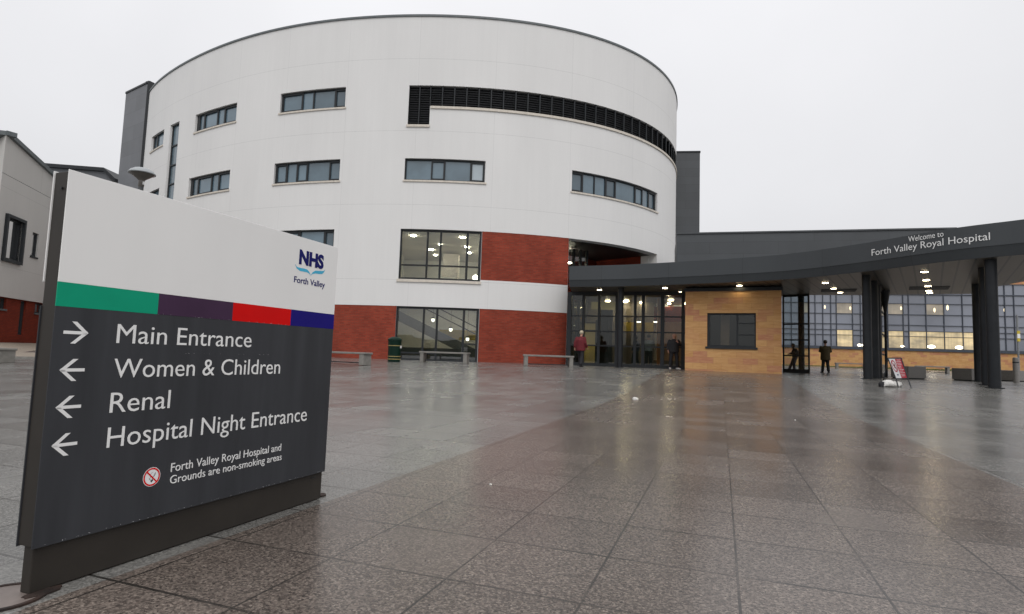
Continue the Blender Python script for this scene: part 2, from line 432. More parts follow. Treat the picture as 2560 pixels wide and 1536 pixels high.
MT = dict(
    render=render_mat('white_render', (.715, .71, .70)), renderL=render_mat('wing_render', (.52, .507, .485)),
    brick=brick_mat('red_brick', (.335, .058, .032), (.23, .037, .021), (.19, .070, .050)),
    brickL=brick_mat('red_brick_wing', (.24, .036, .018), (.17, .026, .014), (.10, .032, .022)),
    stone=stone_mat(),
    clad=clad_mat('dark_grey_cladding', (.050, .055, .060), .55, 3.0),
    cladL=clad_mat('grey_metal_cladding', (.12, .125, .135), 1.0, 3.4),
    fascia=clad_mat('fascia_metal', (.034, .039, .043), 3.0, 2.9, .45),
    frame=plain('dark_window_frame', (.024, .027, .030), .45, .1, spec=.25),
    coping=plain('coping_metal', (.10, .115, .12), .45, .15),
    sill=plain('pale_sill_stone', (.60, .55, .48), .7, .12, 9),
    pane=plain('blue_grey_glass', (.105, .155, .19), .03, .25, .5, spec=.8),
    pane2=plain('bright_glass', (.36, .42, .46), .05, .1, 1, spec=.8),
    pane3=plain('curtain_wall_glass', (.20, .215, .255), .06, .3, .12, spec=.8),
    drop=plain('water_drop', (.32, .32, .33), .03, .05, spec=.9),
    mull=plain('mullion_blue_grey', (.06, .068, .085), .45, .1, spec=.25),
    louvre=plain('louvre_black', (.016, .017, .019), .5, .2),
    glass=thin_glass('clear_glass'),
    glass_sky=thin_glass('reflecting_glass', (.66, .70, .71), refl=2.0),
    glass_dark=thin_glass('shaded_glass', (.74, .77, .75), refl=.8),
    room=plain('room_paint', (.72, .69, .61), .8, .08, 1),
    roomd=plain('room_floor', (.16, .14, .12), .5, .2, 2),
    yellow=plain('yellow_wall', (.50, .36, .06), .7, .15, 1.5),
    orange=plain('orange_column', (.42, .16, .03), .6, .15, 1.5),
    lobby=plain('lobby_stone', (.44, .28, .19), .7, .3, .8),
    lamp=emit('ceiling_light', (1, .88, .68), 78),
    lampb=emit('lobby_light', (1, .80, .50), 65),
    down=emit('downlight', (1, .82, .52), 24),
    litdoor=litmat('lit_door', (1, .62, .05), .13), bulk=litmat('glowing_bulkhead', (1, .75, .22), .16),  # door and bulkhead get a glow of their own for the room light
    warm=litmat('lit_room', (1, .76, .38), .62),
    warm2=litmat('lit_room_dim', (1, .80, .55), .20),
    glow=emit('wall_glow', (1, .84, .55), 1.1),
    spot=emit('bright_lamp', (1, .9, .68), 6),
    granite=granite_mat(),
    soffit=soffit_mat(),
    column=plain('column_paint', (.016, .018, .021), .45, .2, 3, spec=.25),
    concrete=plain('pale_concrete', (.20, .19, .172), .7, .2, 7, bumps=.2),
    granite_seat=plain('grey_granite_block', (.20, .19, .18), .55, .3, 40),
    signwhite=plain('sign_white', (.78, .775, .76), .45, .035, 2.2, stretch=(1, 1, .25)),
    signdark=plain('sign_dark', (.040, .042, .047), .5, .16, 3, spec=.2, stretch=(4, 4, .4)),
    bronze=plain('bronze_metal', (.030, .026, .022), .5, .15, 5, spec=.25),
    text=plain('sign_lettering', (.78, .78, .77), .5, .03),
    green=plain('band_green', (.004, .30, .17), .4, .06, spec=.12), purple=plain('band_purple', (.055, .027, .060), .4, .1, spec=.12),
    red=plain('band_red', (.62, .002, .002), .4, .05, spec=.12), navy=plain('band_navy', (.010, .006, .16), .4, .05, spec=.12),
    blue=plain('emblem_navy', (.006, .008, .11), .45, .05, spec=.12), cyan=plain('emblem_light_blue', (.07, .42, .62), .45, .05, spec=.12),
    black=plain('black_ink', (.01, .01, .01), .5, .05), white=plain('white_ink', (.78, .78, .78), .5, .03),
    signred=plain('notice_red', (.45, .03, .05), .5, .08),
    rust=plain('rusty_steel', (.022, .010, .006), .8, .6, 14, bumps=.4),
    mortar=plain('mortar_patch', (.17, .14, .125), .5, .15, 20),
    bin=plain('bin_green', (.002, .018, .011), .4, .1, spec=.2), gold=plain('gold_band', (.35, .27, .10), .5, .1),
    lampmetal=plain('lamp_grey', (.30, .32, .33), .35, .1), lampdark=plain('lamp_pole', (.05, .055, .058), .45, .1),
    lampglass=plain('lamp_glass', (.10, .09, .08), .2, .2),
    gravel=plain('gravel', (.24, .20, .16), .9, .5, 60, bumps=.6),
    grass=plain('grass', (.045, .075, .012), .9, .4, 30),
    hill=plain('wooded_hill', (.030, .038, .026), .95, .5, .08, spec=.1),
    soil=plain('outer_ground', (.16, .16, .155), .8, .2, 2),
    skin=plain('skin', (.42, .22, .15), .5, .08), hairg=plain('grey_hair', (.42, .36, .26), .7, .2, 40), hairb=plain('brown_hair', (.03, .018, .010), .7, .2, 40),
    coat_red=plain('dark_red_coat', (.11, .005, .010), .8, .2, 14), cloth_black=plain('black_cloth', (.010, .010, .013), .8, .2, 14),
    coat_olive=plain('olive_coat', (.055, .040, .014), .85, .2, 14), grey_top=plain('grey_top', (.36, .39, .41), .8, .2, 14),
    denim=plain('dark_denim', (.03, .04, .07), .8, .2, 14), shoe_white=plain('white_trainer', (.75, .75, .74), .5, .05),
    bag=plain('white_bag', (.62, .61, .58), .6, .1, 20, bumps=.3),
    pole=plain('grey_pole', (.20, .21, .22), .4, .1), tagyellow=plain('sign_yellow', (.55, .42, .04), .5, .05),
)

vary_island(MT['pane'], .62, 1.3); vary_island(MT['pane3'], .82, 1.2)
# ------------------------------------------------------------------ ground
GM = Matrix.Rotation(-YAW, 4, 'Z')          # local x = across the slabs, local y = along them
def ground():
    us = [-60, -20, -6, -2, 0, 2, 4, 6, 8, 9] + [9+14*i/28 for i in range(1, 29)] + [26, 30, 36, 44, 52, 60, 63, 64, 80, 120, 200, 400, 900]
    vs = [-500, -200, -90, -60, -40, -25, -15, -8, -4, 0, 4, 8, 15, 25, 40, 60, 90, 200, 500]
    mb = MB()
    for i in range(len(us)-1):
        for j in range(len(vs)-1):
            p = lambda a, b_: (vs[b_], us[a], zgu(us[a]))
            mb.quad(p(i, j), p(i, j+1), p(i+1, j+1), p(i+1, j))
    o = mb.build('paving', MT['granite'], smooth=True)
    o.matrix_world = GM
    tag(o, 'wet granite slab paving of the plaza', 'paving', kind='structure')
ground()

def hills():
    mb = MB(); rr = random.Random(11); n = 60; P = []
    for i in range(n+1):
        a = math.radians(95 + 170*i/n); r = 230
        h = 9 + 2.5*math.sin(a*5.0) + 1.5*math.sin(a*11+1) + rr.uniform(-1.0, 1.0)
        P.append((math.sin(a)*r, math.cos(a)*r, h, math.sin(a)*(r+160), math.cos(a)*(r+160)))
    for a, b_ in zip(P, P[1:]):
        mb.quad((b_[0], b_[1], -1), (a[0], a[1], -1), (a[0]*1.08, a[1]*1.08, a[2]*.7), (b_[0]*1.08, b_[1]*1.08, b_[2]*.7))
        mb.quad((b_[0]*1.08, b_[1]*1.08, b_[2]*.7), (a[0]*1.08, a[1]*1.08, a[2]*.7), (a[3], a[4], a[2]*1.5), (b_[3], b_[4], b_[2]*1.5))
    o = mb.build('hills', MT['hill'], smooth=True); tag(o, 'dark wooded hills mirrored in the ground floor glass', 'hills', kind='structure')
hills()

# ------------------------------------------------------------------ wall mapping helpers
DC = (-7.5837, 46.5118, 19.5248)
DK = (-0.1108, 0.5726, -0.2067, 0.9702, -0.2959, 0.2093, 0.0561, -0.3632)
def DR(th):
    o = DC[2]
    for i in range(4):
        o = o + DK[2*i]*np.cos((i+2)*th) + DK[2*i+1]*np.sin((i+2)*th)
    return o
def dmap(th, z, off=0.0):
    r = float(DR(th)) + off
    return Vector((DC[0] + r*math.sin(th), DC[1] - r*math.cos(th), z))
_th = np.linspace(-2.2, 2.2, 4001)
_px = DC[0] + DR(_th)*np.sin(_th); _py = DC[1] - DR(_th)*np.cos(_th)
def dh(px, py):
    d = ray(px, py); g = _px - d[0]/d[1]*_py; best = None
    for i in np.where(g[:-1]*g[1:] <= 0)[0]:
        f = g[i]/(g[i]-g[i+1]); t_ = _th[i] + f*(_th[i+1]-_th[i]); Y = _py[i] + f*(_py[i+1]-_py[i])
        if best is None or Y < best[1]: best = (t_, Y)
    return float(best[0]), float(H + d[2]*best[1]/d[1])
DUS = 19.5
class Plane:
    # vertical wall plane: o = start on the ground line, e = unit direction along, outward normal n
    def __init__(s, a, b):
        s.o = Vector((a[0], a[1], 0)); b = Vector((b[0], b[1], 0))
        s.L = (b-s.o).length; s.e = (b-s.o).normalized(); s.n = Vector((s.e.y, -s.e.x, 0))
    def map(s, u, z, off=0.0):
        p = s.o + s.e*u + s.n*off
        return Vector((p.x, p.y, z))
    def hit(s, px, py):
        d = ray(px, py)
        t = (s.o.x*s.n.x + s.o.y*s.n.y)/(d[0]*s.n.x + d[1]*s.n.y)
        p = Vector((d[0]*t, d[1]*t, H + d[2]*t))
        return (p - s.o).dot(s.e), p.z
def segs(u0, u1, step):
    n = max(1, int(math.ceil(abs(u1-u0)/step - 1e-9)))
    return [u0 + (u1-u0)*i/n for i in range(n+1)]
def slab(mb, mp, u0, u1, z0, z1, o0, o1, step=9e9, us=1.0, m=0):
    # a block that follows the wall between offsets o0 (inner) and o1 (outer)
    U = segs(u0, u1, step)
    for a, b_ in zip(U, U[1:]):
        uvq = [(a*us, z0), (b_*us, z0), (b_*us, z1), (a*us, z1)]
        mb.quad(mp(a, z0, o1), mp(b_, z0, o1), mp(b_, z1, o1), mp(a, z1, o1), uvq, m)
        mb.quad(mp(b_, z0, o0), mp(a, z0, o0), mp(a, z1, o0), mp(b_, z1, o0), uvq, m)
        mb.quad(mp(a, z1, o1), mp(b_, z1, o1), mp(b_, z1, o0), mp(a, z1, o0), None, m)
        mb.quad(mp(a, z0, o0), mp(b_, z0, o0), mp(b_, z0, o1), mp(a, z0, o1), None, m)
    mb.quad(mp(u0, z0, o0), mp(u0, z0, o1), mp(u0, z1, o1), mp(u0, z1, o0), None, m)
    mb.quad(mp(u1, z0, o1), mp(u1, z0, o0), mp(u1, z1, o0), mp(u1, z1, o1), None, m)
def wall(mb, mp, u0, u1, z0, z1, holes, depth, step=9e9, us=1.0, m=0, mr=None):
    mr = m if mr is None else mr
    U = set(segs(u0, u1, step)); Z = {z0, z1}
    for h in holes:
        U |= {h[0], h[1]}; Z |= {h[2], h[3]}
    U = sorted(x for x in U if u0-1e-9 <= x <= u1+1e-9); Z = sorted(x for x in Z if z0-1e-9 <= x <= z1+1e-9)
    inh = lambda a, z: any(h[0] < a < h[1] and h[2] < z < h[3] for h in holes)
    for a, b_ in zip(U, U[1:]):
        for c, d in zip(Z, Z[1:]):
            if inh((a+b_)/2, (c+d)/2): continue
            mb.quad(mp(a, c), mp(b_, c), mp(b_, d), mp(a, d), [(a*us, c), (b_*us, c), (b_*us, d), (a*us, d)], m)
    for h in holes:
        D = h[4] if len(h) > 4 else depth
        mb.quad(mp(h[0], h[2]), mp(h[0], h[2], -D), mp(h[0], h[3], -D), mp(h[0], h[3]), None, mr)
        mb.quad(mp(h[1], h[2], -D), mp(h[1], h[2]), mp(h[1], h[3]), mp(h[1], h[3], -D), None, mr)
        HU = segs(h[0], h[1], step)
        for a, b_ in zip(HU, HU[1:]):
            mb.quad(mp(a, h[3]), mp(a, h[3], -D), mp(b_, h[3], -D), mp(b_, h[3]), None, mr)
            mb.quad(mp(a, h[2], -D), mp(a, h[2]), mp(b_, h[2]), mp(b_, h[2], -D), None, mr)
def window(mp, u0, u1, z0, z1, panes, parent, us=1.0, step=9e9, back=.15, fw=.07, cw=.13, sill=True, frame='frame', pane='pane', sillm='sill', bright=(), name='window', label=None, transom=()):
    """panes: (ua, ub, kind) kind p plain, c casement; transom: heights of cross bars"""
    fb, pb = MB(), MB(); bb = MB()
    k = fw/us
    edges = [u0]
    for p in panes: edges += [p[0], p[1]]
    edges.append(u1)
    for a, b_ in zip(edges[::2], edges[1::2]):
        if b_-a > 1e-4: slab(fb, mp, a, b_, z0, z1, -back-.06, -back+.03, step, us)
    for i, (a, b_, kd) in enumerate(panes):
        t_ = cw if kd == 'c' else fw
        oo = .045 if kd == 'c' else .03
        slab(fb, mp, a, b_, z0, z0+t_, -back-.06, -back+oo, step, us); slab(fb, mp, a, b_, z1-t_, z1, -back-.06, -back+oo, step, us)
        zz = [z0+t_] + [x for x in transom] + [z1-t_]
        for q in transom: slab(fb, mp, a, b_, q-.035, q+.035, -back-.06, -back+.03, step, us)
        slab(bb if i in bright else pb, mp, a, b_, z0+t_-.01, z1-t_+.01, -back-.05, -back-.03, step, us)
    w_ = fb.build(name, MT[frame], parent)
    if label: w_['label'] = label
    if pb.v: pb.build('pane', MT[pane], w_)
    if bb.v: bb.build('bright_pane', MT['pane2'], w_)
    if sill:
        sb = MB(); slab(sb, mp, u0-.06/us, u1+.06/us, z0-.085, z0, -back-.05, .05, step, us); sb.build('sill', MT[sillm], w_)
    return w_

# ------------------------------------------------------------------ the white drum building
ZR, ZLT, ZLB, Z3T, Z3B, Z4T, Z4B, ZBW, ZUB, ZLR = 17.31, 13.79, 12.74, 10.13, 9.05, 13.81, 12.765, 6.66, 4.31, 2.94
STEP = .022
drum = empty('hospital_drum', dmap(.15, .43), 0, 'large white rendered drum building with ribbon windows and red brick base panels', 'building')
def local(parent, o):
    o.matrix_parent_inverse = parent.matrix_world.inverted()
bpy.context.view_layer.update()
def T(px, py): return dh(px, py)[0]
def panes_px(lst, py): return [(T(a, py), T(b, py), k) for a, b, k in lst]
holes = []
WIN = []
def R1(x): return x/2.853
def R4(x): return 660 + x/3.866
def R5(x): return 800 + x/3.709
def R8(x): return 1000 + x/3.255
def addwin(l, r, z0, z1, panes, py, **kw):
    a, b_ = T(l, py), T(r, py)
    holes.append((a, b_, z0, z1)); WIN.append((a, b_, z0, z1, panes_px(panes, py), kw))
addwin(R1(1394), R1(1683), Z4B, Z4T, [(R1(1412), R1(1440), 'p'), (R1(1449), R1(1532), 'c'), (R1(1540), R1(1582), 'p'), (R1(1592), R1(1676), 'c')], 298)
addwin(R1(2001), R4(786), Z4B, Z4T, [(R4(178), R4(352), 'c'), (R4(367), R4(462), 'p'), (R4(474), R4(672), 'p'), (R4(692), R4(776), 'c')], 250)
addwin(R1(1346), R1(1635), Z3B, Z3T, [(R1(1362), R1(1394), 'p'), (R1(1402), R1(1488), 'c'), (R1(1496), R1(1540), 'p'), (R1(1550), R1(1628), 'c')], 460)
addwin(R4(98), R4(731), Z3B, Z3T, [(R4(116), R4(196), 'c'), (R4(214), R4(300), 'p'), (R4(316), R4(396), 'c'), (R4(412), R4(620), 'p'), (R4(634), R4(722), 'c')], 430)
addwin(R4(1358), R4(2140), Z3B, Z3T, [(R4(1374), R4(1616), 'p'), (R4(1630), R4(1736), 'c'), (R4(1754), R4(1998), 'p'), (R4(2018), R4(2122), 'c')], 428, bright=(3,))
addwin(R8(1396), R8(2095), Z3B, Z3T, [(R8(1406), R8(1486), 'c'), (R8(1500), R8(1590), 'p'), (R8(1597), R8(1680), 'p'), (R8(1694), R8(1760), 'c'), (R8(1770), R8(1924), 'p'), (R8(1934), R8(1984), 'c'), (R8(1990), R8(2036), 'p'), (R8(2042), R8(2084), 'c')], 490)
addwin(699, 836, 5.55, 6.62, [(705, 742, 'c'), (750, 808, 'p'), (814, 832, 'c')], 572)
for zt in (Z4T, Z3T+.02):                # pair of small windows beside the stair strip
    addwin(378.5, 408, zt-.98, zt, [(381, 386, 'p'), (388, 406, 'p')], 355, fw=.05)
ab = (T(424, 340), T(446, 340)); holes.append((ab[0], ab[1], 6.4, Z4T+.03))
STRIP = ab
kK = (T(998.5, 640), T(1203.5, 640)); holes.append((kK[0], kK[1], ZUB-.10, ZBW))
kL = (T(988, 830), T(1197, 830)); holes.append((kL[0], kL[1], .2, ZLR))
kR = (T(1421, 650), T(1642.5, 640)); holes.append((kR[0], kR[1], .2, ZBW, .5))
tl0, tl1 = T(1022, 250), T(1076, 250)
TLE = 1.62
holes.append((tl0, tl1, 11.80, ZLT)); holes.append((tl1, TLE, ZLB, ZLT))
tb0 = -1.0
mb = MB()
# brick is let into the wall face as separate panels, so those fields are left open here
bp = [(kK[1], kR[0], ZUB, ZBW), (tb0, kL[0], .2, ZLR), (kL[1], kR[0], .2, ZLR)]
wall(mb, dmap, -math.pi, math.pi, .2, ZR, holes + [b_ + (.02,) for b_ in bp], .16, STEP, DUS)
wo = mb.build('wall', MT['render'], drum, smooth=False); local(drum, wo)
for a, b_, c, d in bp:
    mb = MB()
    U = segs(a, b_, STEP)
    for x, y in zip(U, U[1:]):
        mb.quad(dmap(x, c, -.012), dmap(y, c, -.012), dmap(y, d, -.012), dmap(x, d, -.012), [(x*DUS, c), (y*DUS, c), (y*DUS, d), (x*DUS, d)])
    local(drum, mb.build('brick_panel', MT['brick'], drum))
mb = MB(); slab(mb, dmap, -math.pi, math.pi, ZR, ZR+.10, -.35, .05, STEP, DUS); local(drum, mb.build('coping', MT['coping'], drum))
mb = MB(); mb.poly([dmap(x, ZR-.3, -.3) for x in segs(-math.pi, math.pi, .06)[:-1]]); local(drum, mb.build('roof', MT['coping'], drum))
for a, b_, z0, z1, pn, kw in WIN:
    o = window(dmap, a, b_, z0, z1, pn, drum, DUS, STEP, **kw); local(drum, o)
# tall stair strip
a, b_ = STRIP
o = window(dmap, a, b_, 6.4, Z4T+.03, [(a+.006, b_-.002, 'p')], drum, DUS, STEP, fw=.08, sill=False, transom=(9.0, 10.2, 11.35, 12.55)); local(drum, o)
# louvre band
lv, lm, ls = MB(), MB(), MB()
def louv(a, b_, z0, z1):
    n = int((z1-z0)/.115)
    for i in range(n):
        z = z0 + (i+.5)*(z1-z0)/n
        U = segs(a, b_, STEP)
        for x, y in zip(U, U[1:]):
            lv.quad(dmap(x, z-.045, -.06), dmap(y, z-.045, -.06), dmap(y, z+.05, -.14), dmap(x, z+.05, -.14))
    slab(lv, dmap, a, b_, z0, z1, -.24, -.2, STEP, DUS)
louv(tl0, tl1, 11.80, ZLT); louv(tl1, TLE, ZLB, ZLT)
pitch = (tl1-tl0)/2*1.04
t_ = tl0
k = 0
while t_ < TLE:
    slab(lm, dmap, t_-.0012, t_+.0012, 11.80 if t_ <= tl1+.002 else ZLB, ZLT, -.16, -.035, STEP, DUS)
    k += 1; t_ = tl0 + (tl1-tl0)/2*k if k <= 2 else tl1 + pitch*1.05*(k-2)
lo_ = lv.build('louvre_band', MT['louvre'], drum); local(drum, lo_)
lm.build('mullion', MT['frame'], lo_)
slab(ls, dmap, tl1+.001, TLE, ZLB-.12, ZLB, -.16, .06, STEP, DUS); ls.build('sill', MT['sill'], lo_)
ls = MB(); slab(ls, dmap, tl0-.003, tl1+.001, 11.68, 11.80, -.16, .06, STEP, DUS); ls.build('sill', MT['sill'], lo_)

# big lit windows with rooms behind
def grid_window(u0, u1, z0, z1, vx, py, zt, name_sill=True, gl='glass'):
    fb, pb = MB(), MB()
    kw = .045/DUS
    bars = [u0+kw, u1-kw] + [T(x, py) for x in vx]
    for x in bars: slab(fb, dmap, x-kw, x+kw, z0, z1, -.22, -.10, STEP, DUS)
    for z in (z0+.05, z1-.05): slab(fb, dmap, u0, u1, z-.05, z+.05, -.215, -.105, STEP, DUS)
    for q in zt:
        a, b_ = (u0, u1) if len(q) == 1 else (T(q[1], py), T(q[2], py))
        slab(fb, dmap, a, b_, q[0]-.035, q[0]+.035, -.21, -.11, STEP, DUS)
    slab(pb, dmap, u0, u1, z0+.02, z1-.02, -.17, -.16, STEP, DUS)
    o = fb.build('window', MT['frame'], drum); pb.build('pane', MT[gl], o); local(drum, o)
    if name_sill:
        sb = MB(); slab(sb, dmap, u0-.004, u1+.001, z0-.13, z0, -.2, .06, STEP, DUS); sb.build('sill', MT['sill'], o)
    return o
wK = grid_window(kK[0], kK[1], ZUB-.08, ZBW, [R5(993), R5(1117), R5(1368)], 640, [(ZUB+.62,)])
wL = grid_window(kL[0], kL[1], .38, ZLR, [R5(957), R5(1082), R5(1334)], 830, [(1.25, R5(1334), 1197), (.75, 990, R5(1082))], False, 'glass_sky')
def room(name, a, b_, z0, z1, dep, wallm, lights, floorm='roomd', lm_='lamp'):
    A, B_ = dmap(a, 0, -.24), dmap(b_, 0, -.24)
    n = Vector((A.y-B_.y, B_.x-A.x, 0)).normalized()
    if n.y < 0: n = -n
    A2, B2 = A + n*dep - Vector((1, 0, 0))*1.5, B_ + n*dep + Vector((1, 0, 0))*1.5
    A = A - Vector((.3, 0, 0)); B_ = B_ + Vector((.3, 0, 0))
    P = lambda p, z: (p.x, p.y, z)
    mb = MB()
    mb.quad(P(A2, z0), P(B2, z0), P(B2, z1), P(A2, z1)); mb.quad(P(A, z0), P(A2, z0), P(A2, z1), P(A, z1)); mb.quad(P(B2, z0), P(B_, z0), P(B_, z1), P(B2, z1))
    mb.quad(P(A, z1), P(A2, z1), P(B2, z1), P(B_, z1))
    mb.quad(P(A, z0), P(B_, z0), P(B2, z0), P(A2, z0), m=1)
    o = mb.build(name, [MT[wallm], MT[floorm]], drum); local(drum, o)
    for (fx, fy, r) in lights:
        c = A.lerp(B_, fx).lerp(A2.lerp(B2, fx), fy)
        lb = MB(); r *= .78; lb.lathe([(r, -.02), (r, 0)], 14, (c.x, c.y, z1-.02)); lb.build('ceiling_light', MT[lm_], o)
    return o, A, B_, A2, B2
rK, A, B_, A2, B2 = room('upper_room', kK[0], kK[1], ZUB-.1, ZBW-.02, 9.0, 'room',
     [(.18, .13, .16), (.70, .13, .16), (.30, .55, .16), (.42, .36, .10), (.68, .42, .15), (.66, .62, .15), (.93, .30, .16), (.9, .45, .1), (.32, .75, .12), (.5, .8, .12)])
mb = MB(); mb.box((A.x+1.7, A.y+5.5, ZUB), (.9, 0, 0), (0, .9, 0), (0, 0, 2.2)); mb.build('room_pillar', MT['sill'], rK)
mb = MB(); q = A.lerp(B_, .35) + Vector((0, 4, ZUB)); mb.poly([(q.x-1.3, q.y, ZUB-.1), (q.x+1.0, q.y, ZUB-.1), (q.x+1.0, q.y, ZUB+.65), (q.x+.2, q.y, ZUB+.62)]); mb.build('stair_parapet', MT['room'], rK)
for fx, fy, dx in ((.88, .52, .9), (1.0, .66, .9)):
    c = A.lerp(B_, fx).lerp(A2.lerp(B2, fx), fy); mb = MB(); mb.box((c.x-dx/2, c.y, ZBW-.10), (dx, .4, 0), (.02, -.06, 0), (0, 0, .05)); mb.build('strip_light', MT['lamp'], rK)
mb = MB(); q = A.lerp(B_, .86); mb.lathe([(.02, -.16), (.14, -.08), (.17, 0), (.14, .09), (.02, .16)], 16, (q.x, q.y+2.2, ZUB+.42)); mb.build('globe_lamp', MT['spot'], rK)
rL, A, B_, A2, B2 = room('ground_room', kL[0], kL[1], .36, ZLR+.5, 8.0, 'room', [(.35, .75, .2), (.7, .8, .2), (.28, .2, .14), (.85, .5, .13), (.97, .5, .12), (.5, .6, .13), (.15, .6, .13)])  # more ceiling lights added here to brighten the ground room
def inL(fx, fy, z):
    c = A.lerp(B_, fx).lerp(A2.lerp(B2, fx), fy); return Vector((c.x, c.y, z))
mb = MB()   # staircase flank falling to the right
for (z0, z1, th_, fy) in ((3.2, .55, .55, .42),):
    p, q = inL(-.05, fy, z0), inL(1.0, fy, z1)
    mb.box(p, q-p, (0, .25, 0), (0, 0, -th_))
mb.build('staircase', MT['granite_seat'], rL)
mb = MB()
for dz in (.35, .72):
    p, q = inL(.25, .40, 2.9+dz), inL(1.1, .40, .75+dz); mb.tube([p, q], .03, 8)
mb.build('handrail', MT['frame'], rL)
mb = MB(); p = inL(.42, .62, .9); q = inL(1.05, .62, .9); mb.box((p.x, p.y, 1.55), (q.x-p.x, q.y-p.y, 0), (0, .1, 0), (0, 0, .55)); mb.build('yellow_band', MT['yellow'], rL)
mb = MB(); p = inL(0, .22, .4); q = inL(.86, .22, .4); mb.box((p.x, p.y, .4), (q.x-p.x, q.y-p.y, 0), (0, .35, 0), (0, 0, .62)); mb.build('low_counter', MT['roomd'], rL)
for fx, z in ((.40, 2.45), (.58, 1.98), (.75, 1.52), (.94, 1.02)):
    c = inL(fx, .30, z); mb = MB(); mb.tube([(c.x, c.y, z+.15), (c.x, c.y, 3.4)], .008, 6); mb.lathe([(.09, .10), (.11, .13), (.05, .17)], 14, c)
    o = mb.build('pendant_lamp', MT['frame'], rL)
    mb = MB(); mb.lathe([(.02, -.075), (.07, -.04), (.085, .02), (.08, .09)], 14, c); mb.build('lamp_globe', MT['spot'], o)

# recess over the entrance: soffit, side, brick back wall and lit glazing
mb = MB()
U = segs(kR[0], kR[1], STEP)
for x, y in zip(U, U[1:]): mb.quad(dmap(x, ZBW-.02, -.5), dmap(y, ZBW-.02, -.5), dmap(y, ZBW-.02, -6), dmap(x, ZBW-.02, -6))
local(drum, mb.build('recess_soffit', MT['louvre'], drum))
mb = MB(); cut = kR[0] + (kR[1]-kR[0])*.45
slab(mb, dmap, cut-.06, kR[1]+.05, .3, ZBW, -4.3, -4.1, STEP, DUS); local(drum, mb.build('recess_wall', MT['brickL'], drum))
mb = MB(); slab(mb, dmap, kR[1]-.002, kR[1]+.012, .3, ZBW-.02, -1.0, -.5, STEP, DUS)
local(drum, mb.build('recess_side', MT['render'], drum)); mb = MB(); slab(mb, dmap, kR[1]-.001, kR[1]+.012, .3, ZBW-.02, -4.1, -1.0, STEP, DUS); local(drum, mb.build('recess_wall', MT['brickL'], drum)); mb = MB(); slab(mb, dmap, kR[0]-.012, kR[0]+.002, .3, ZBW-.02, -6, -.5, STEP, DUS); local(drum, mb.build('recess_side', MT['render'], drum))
fb = MB(); pbm = MB()
for i in range(7):
    x = kR[0] + (cut-kR[0])*i/6; slab(fb, dmap, x-.0025, x+.0025, .4, ZBW-.05, -2.25, -2.12)
for z in (3.9, 4.7, 5.6): slab(fb, dmap, kR[0], cut, z-.03, z+.03, -2.24, -2.13, STEP, DUS)
slab(pbm, dmap, kR[0], cut, .4, ZBW-.05, -2.2, -2.19, STEP, DUS)
o = fb.build('recess_glazing', MT['frame'], drum); local(drum, o); pbm.build('pane', MT['glass_dark'], o)
mb = MB(); slab(mb, dmap, kR[0], cut+.05, .4, ZBW-.05, -5.3, -5.2, STEP, DUS); rr_ = mb.build('recess_room', MT['lobby'], drum); local(drum, rr_)
for fx, oo in ((.55, -3.6), (.8, -3.0), (.66, -4.6)):
    mb = MB(); mb.lathe([(.15, -.03), (.15, 0)], 14, dmap(kR[0]+(cut-kR[0])*fx, 6.0, oo)); mb.build('ceiling_light', MT['lamp'], rr_)
mb = MB(); slab(mb, dmap, kR[0]+.05, kR[0]+.12, 4.3, 5.4, -5.15, -5.1); mb.build('orange_panel', MT['orange'], rr_)

# ------------------------------------------------------------------ grey clad towers behind the drum
pA = at(373, 207, 37.0); zt = pA.z
eb = at(315, 235, 37.0); eL = Vector((eb.x, 37, 0))
# find the depth at which the far corner reaches the same height
db = ray(315, 235); Yb = (zt-H)/db[2]*db[1]; pB = at(315, 235, Yb)
tower = empty('stair_tower', (pA.x, pA.y, .5), 0, 'tall grey metal clad stair tower at the left end of the white drum', 'tower')
bpy.context.view_layer.update()
d1 = Vector((pB.x-pA.x, pB.y-pA.y, 0)); d2 = Vector((1.9, 6.5, 0))
mb = MB(); z0 = .4
a0 = Vector((pA.x, pA.y, 0)); b0 = a0 + d1; c0 = a0 + d2; e0 = b0 + d2
for p, q in ((b0, a0), (a0, c0), (c0, e0), (e0, b0)):
    mb.quad((p.x, p.y, z0), (q.x, q.y, z0), (q.x, q.y, zt), (p.x, p.y, zt))
local(tower, mb.build('wall', MT['cladL'], tower))
mb = MB(); c_ = (a0+e0)/2
for p, q in ((b0, a0), (a0, c0), (c0, e0), (e0, b0)):
    d = (q-p); n = Vector((d.y, -d.x, 0)).normalized()
    mb.box((p.x+n.x*.05, p.y+n.y*.05, zt), d, -n*.35, (0, 0, .12))
mb.poly([(p.x, p.y, zt+.02) for p in (a0, c0, e0, b0)]); local(tower, mb.build('coping', MT['frame'], tower))
mb = MB(); mb.box((a0.x-.02, a0.y-.12, z0), (.22, .12, 0), (0, .1, 0), (0, 0, zt-z0)); local(tower, mb.build('dark_side_strip', MT['frame'], tower))  # dark strip standing in for the tower's narrow dark side face

